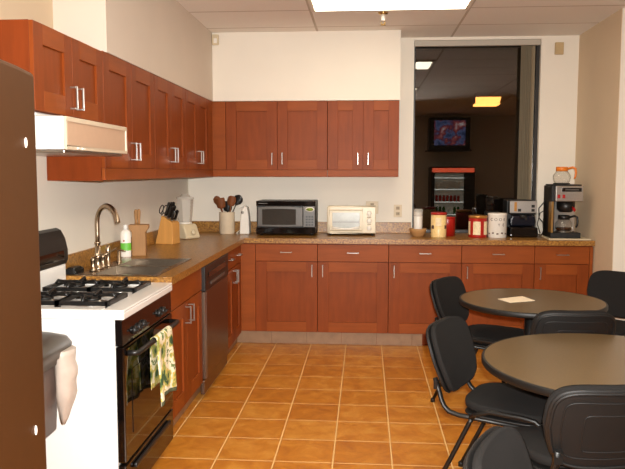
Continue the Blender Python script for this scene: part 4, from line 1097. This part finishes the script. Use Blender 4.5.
for ri, z in enumerate((.36, .62, .88, 1.14)):
    for k_ in range(7):
        if ri in (0, 1) and k_ in (3, 4): continue
        c = tag(MB().lathe([(0, .0005), (.026, .0005), (.028, .006), (.028, .12), (.02, .15 if ri != 2 else .135), (.02, .16 if ri != 2 else .136), (0, .16 if ri != 2 else .136)], n=12, cap=False).build('drink_bottle', 'can' if ri == 2 else ('bottle' if ri < 2 else 'white_plastic'), loc=(3.48-VW/2+.12+k_*.075, -8.05-.044, z+.002)),
                ('red drink can' if ri == 2 else ('green drink bottle' if ri < 2 else 'white drink bottle'))+' on a shelf of the reflected vending machine', 'drink', 'drinks in the vending machine')
ws = tag(MB().box(2.95, 3.85, YR+.001, -8.05, 1.93, 1.96).build('wall_shelf', 'black_satin'), 'dark shelf holding the television, reflected in the window', 'shelf')
tv = thing('television', 'glowing box television above the vending machine, reflected in window', 'television', (3.40, -8.1, 1.961))
MB().box(-.42, .42, -.45, 0, .0005, .66).build('housing', 'black_satin', tv, bevel=.015)
MB().box(-.32, .32, .0005, .006, .09, .60).build('screen', 'tv', tv)

# outside in the night: a sodium street lamp beyond the glass
struct(MB().box(-4, 12, .4, 14, -.2, -.1).build('ground_outside', 'asphalt'))
sl = thing('street_lamp', 'glowing orange street lamp seen through the dark window', 'street lamp', (4.25, 5.2, -.0995))
MB().tube([(0, 0, 0), (0, 0, 2.6), (-.05, 0, 2.78), (-.20, 0, 2.83)], [.06, .045, .04, .035], 12).build('pole', 'pole', sl)
hdm = MB().prism([(-.87, 2.70), (-.40, 2.70), (-.22, 2.83), (-.30, 2.88), (-.80, 2.88)], 'y', -.13, .13).build('lamp_head', 'pole', sl, bevel=.01)
MB().prism([(-.82, 2.675), (-.45, 2.675), (-.415, 2.8), (-.82, 2.8)], 'y', -.142, -.1305).prism([(-.82, 2.67), (-.45, 2.67), (-.42, 2.699), (-.82, 2.699)], 'y', -.13, .12).build('lamp_lens', 'sodium', sl)

# ------------------------------------------------------------------ lights, world, camera
def area(name, loc, rot, size, energy, color):
    l = bpy.data.lights.new(name, 'AREA'); l.shape = 'DISK'; l.size = size; l.energy = energy; l.color = color
    o = bpy.data.objects.new(name, l); COL.objects.link(o); o.location = loc; o.rotation_euler = rot; return o
cam_d = bpy.data.cameras.new('camera'); cam = bpy.data.objects.new('camera', cam_d); COL.objects.link(cam)
yaw, pitch, roll = .0751, .0885, .001
cy_, sy_ = math.cos(yaw), math.sin(yaw)
fwd = Vector((-sy_*math.cos(pitch), cy_*math.cos(pitch), -math.sin(pitch))); rt_ = Vector((cy_, sy_, 0)); upv = rt_.cross(fwd)
c, s = math.cos(roll), math.sin(roll); r2 = rt_*c+upv*s; u2 = rt_*-s+upv*c
cam.matrix_world = Matrix(((r2.x, u2.x, -fwd.x, 1.672), (r2.y, u2.y, -fwd.y, -6.555), (r2.z, u2.z, -fwd.z, 1.492), (0, 0, 0, 1)))
cam_d.sensor_width = 36; cam_d.lens = 702.07/625*36; cam_d.clip_start = .02
scn.camera = cam
# the camera's own flash, just above and right of the lens
fl = area('camera_flash', (1.70, -6.53, 1.56), (0, 0, 0), .04, 55, (1, .97, .92))
fl.data.spread = math.radians(125); fl.matrix_world = cam.matrix_world.copy(); fl.location = (1.70, -6.53, 1.555)
w = bpy.data.worlds.new('night'); scn.world = w; w.use_nodes = True
w.node_tree.nodes['Background'].inputs[0].default_value = (.004, .0025, .0015, 1); w.node_tree.nodes['Background'].inputs[1].default_value = 1
scn.view_settings.view_transform = 'Standard'; scn.view_settings.look = 'None'; scn.view_settings.gamma = 1; scn.view_settings.use_curve_mapping = False
scn.view_settings.exposure = 1.03
try:
    scn.cycles.use_denoising = True; scn.cycles.max_bounces = 8; scn.cycles.transparent_max_bounces = 12; scn.cycles.sample_clamp_indirect = 6
except Exception: pass
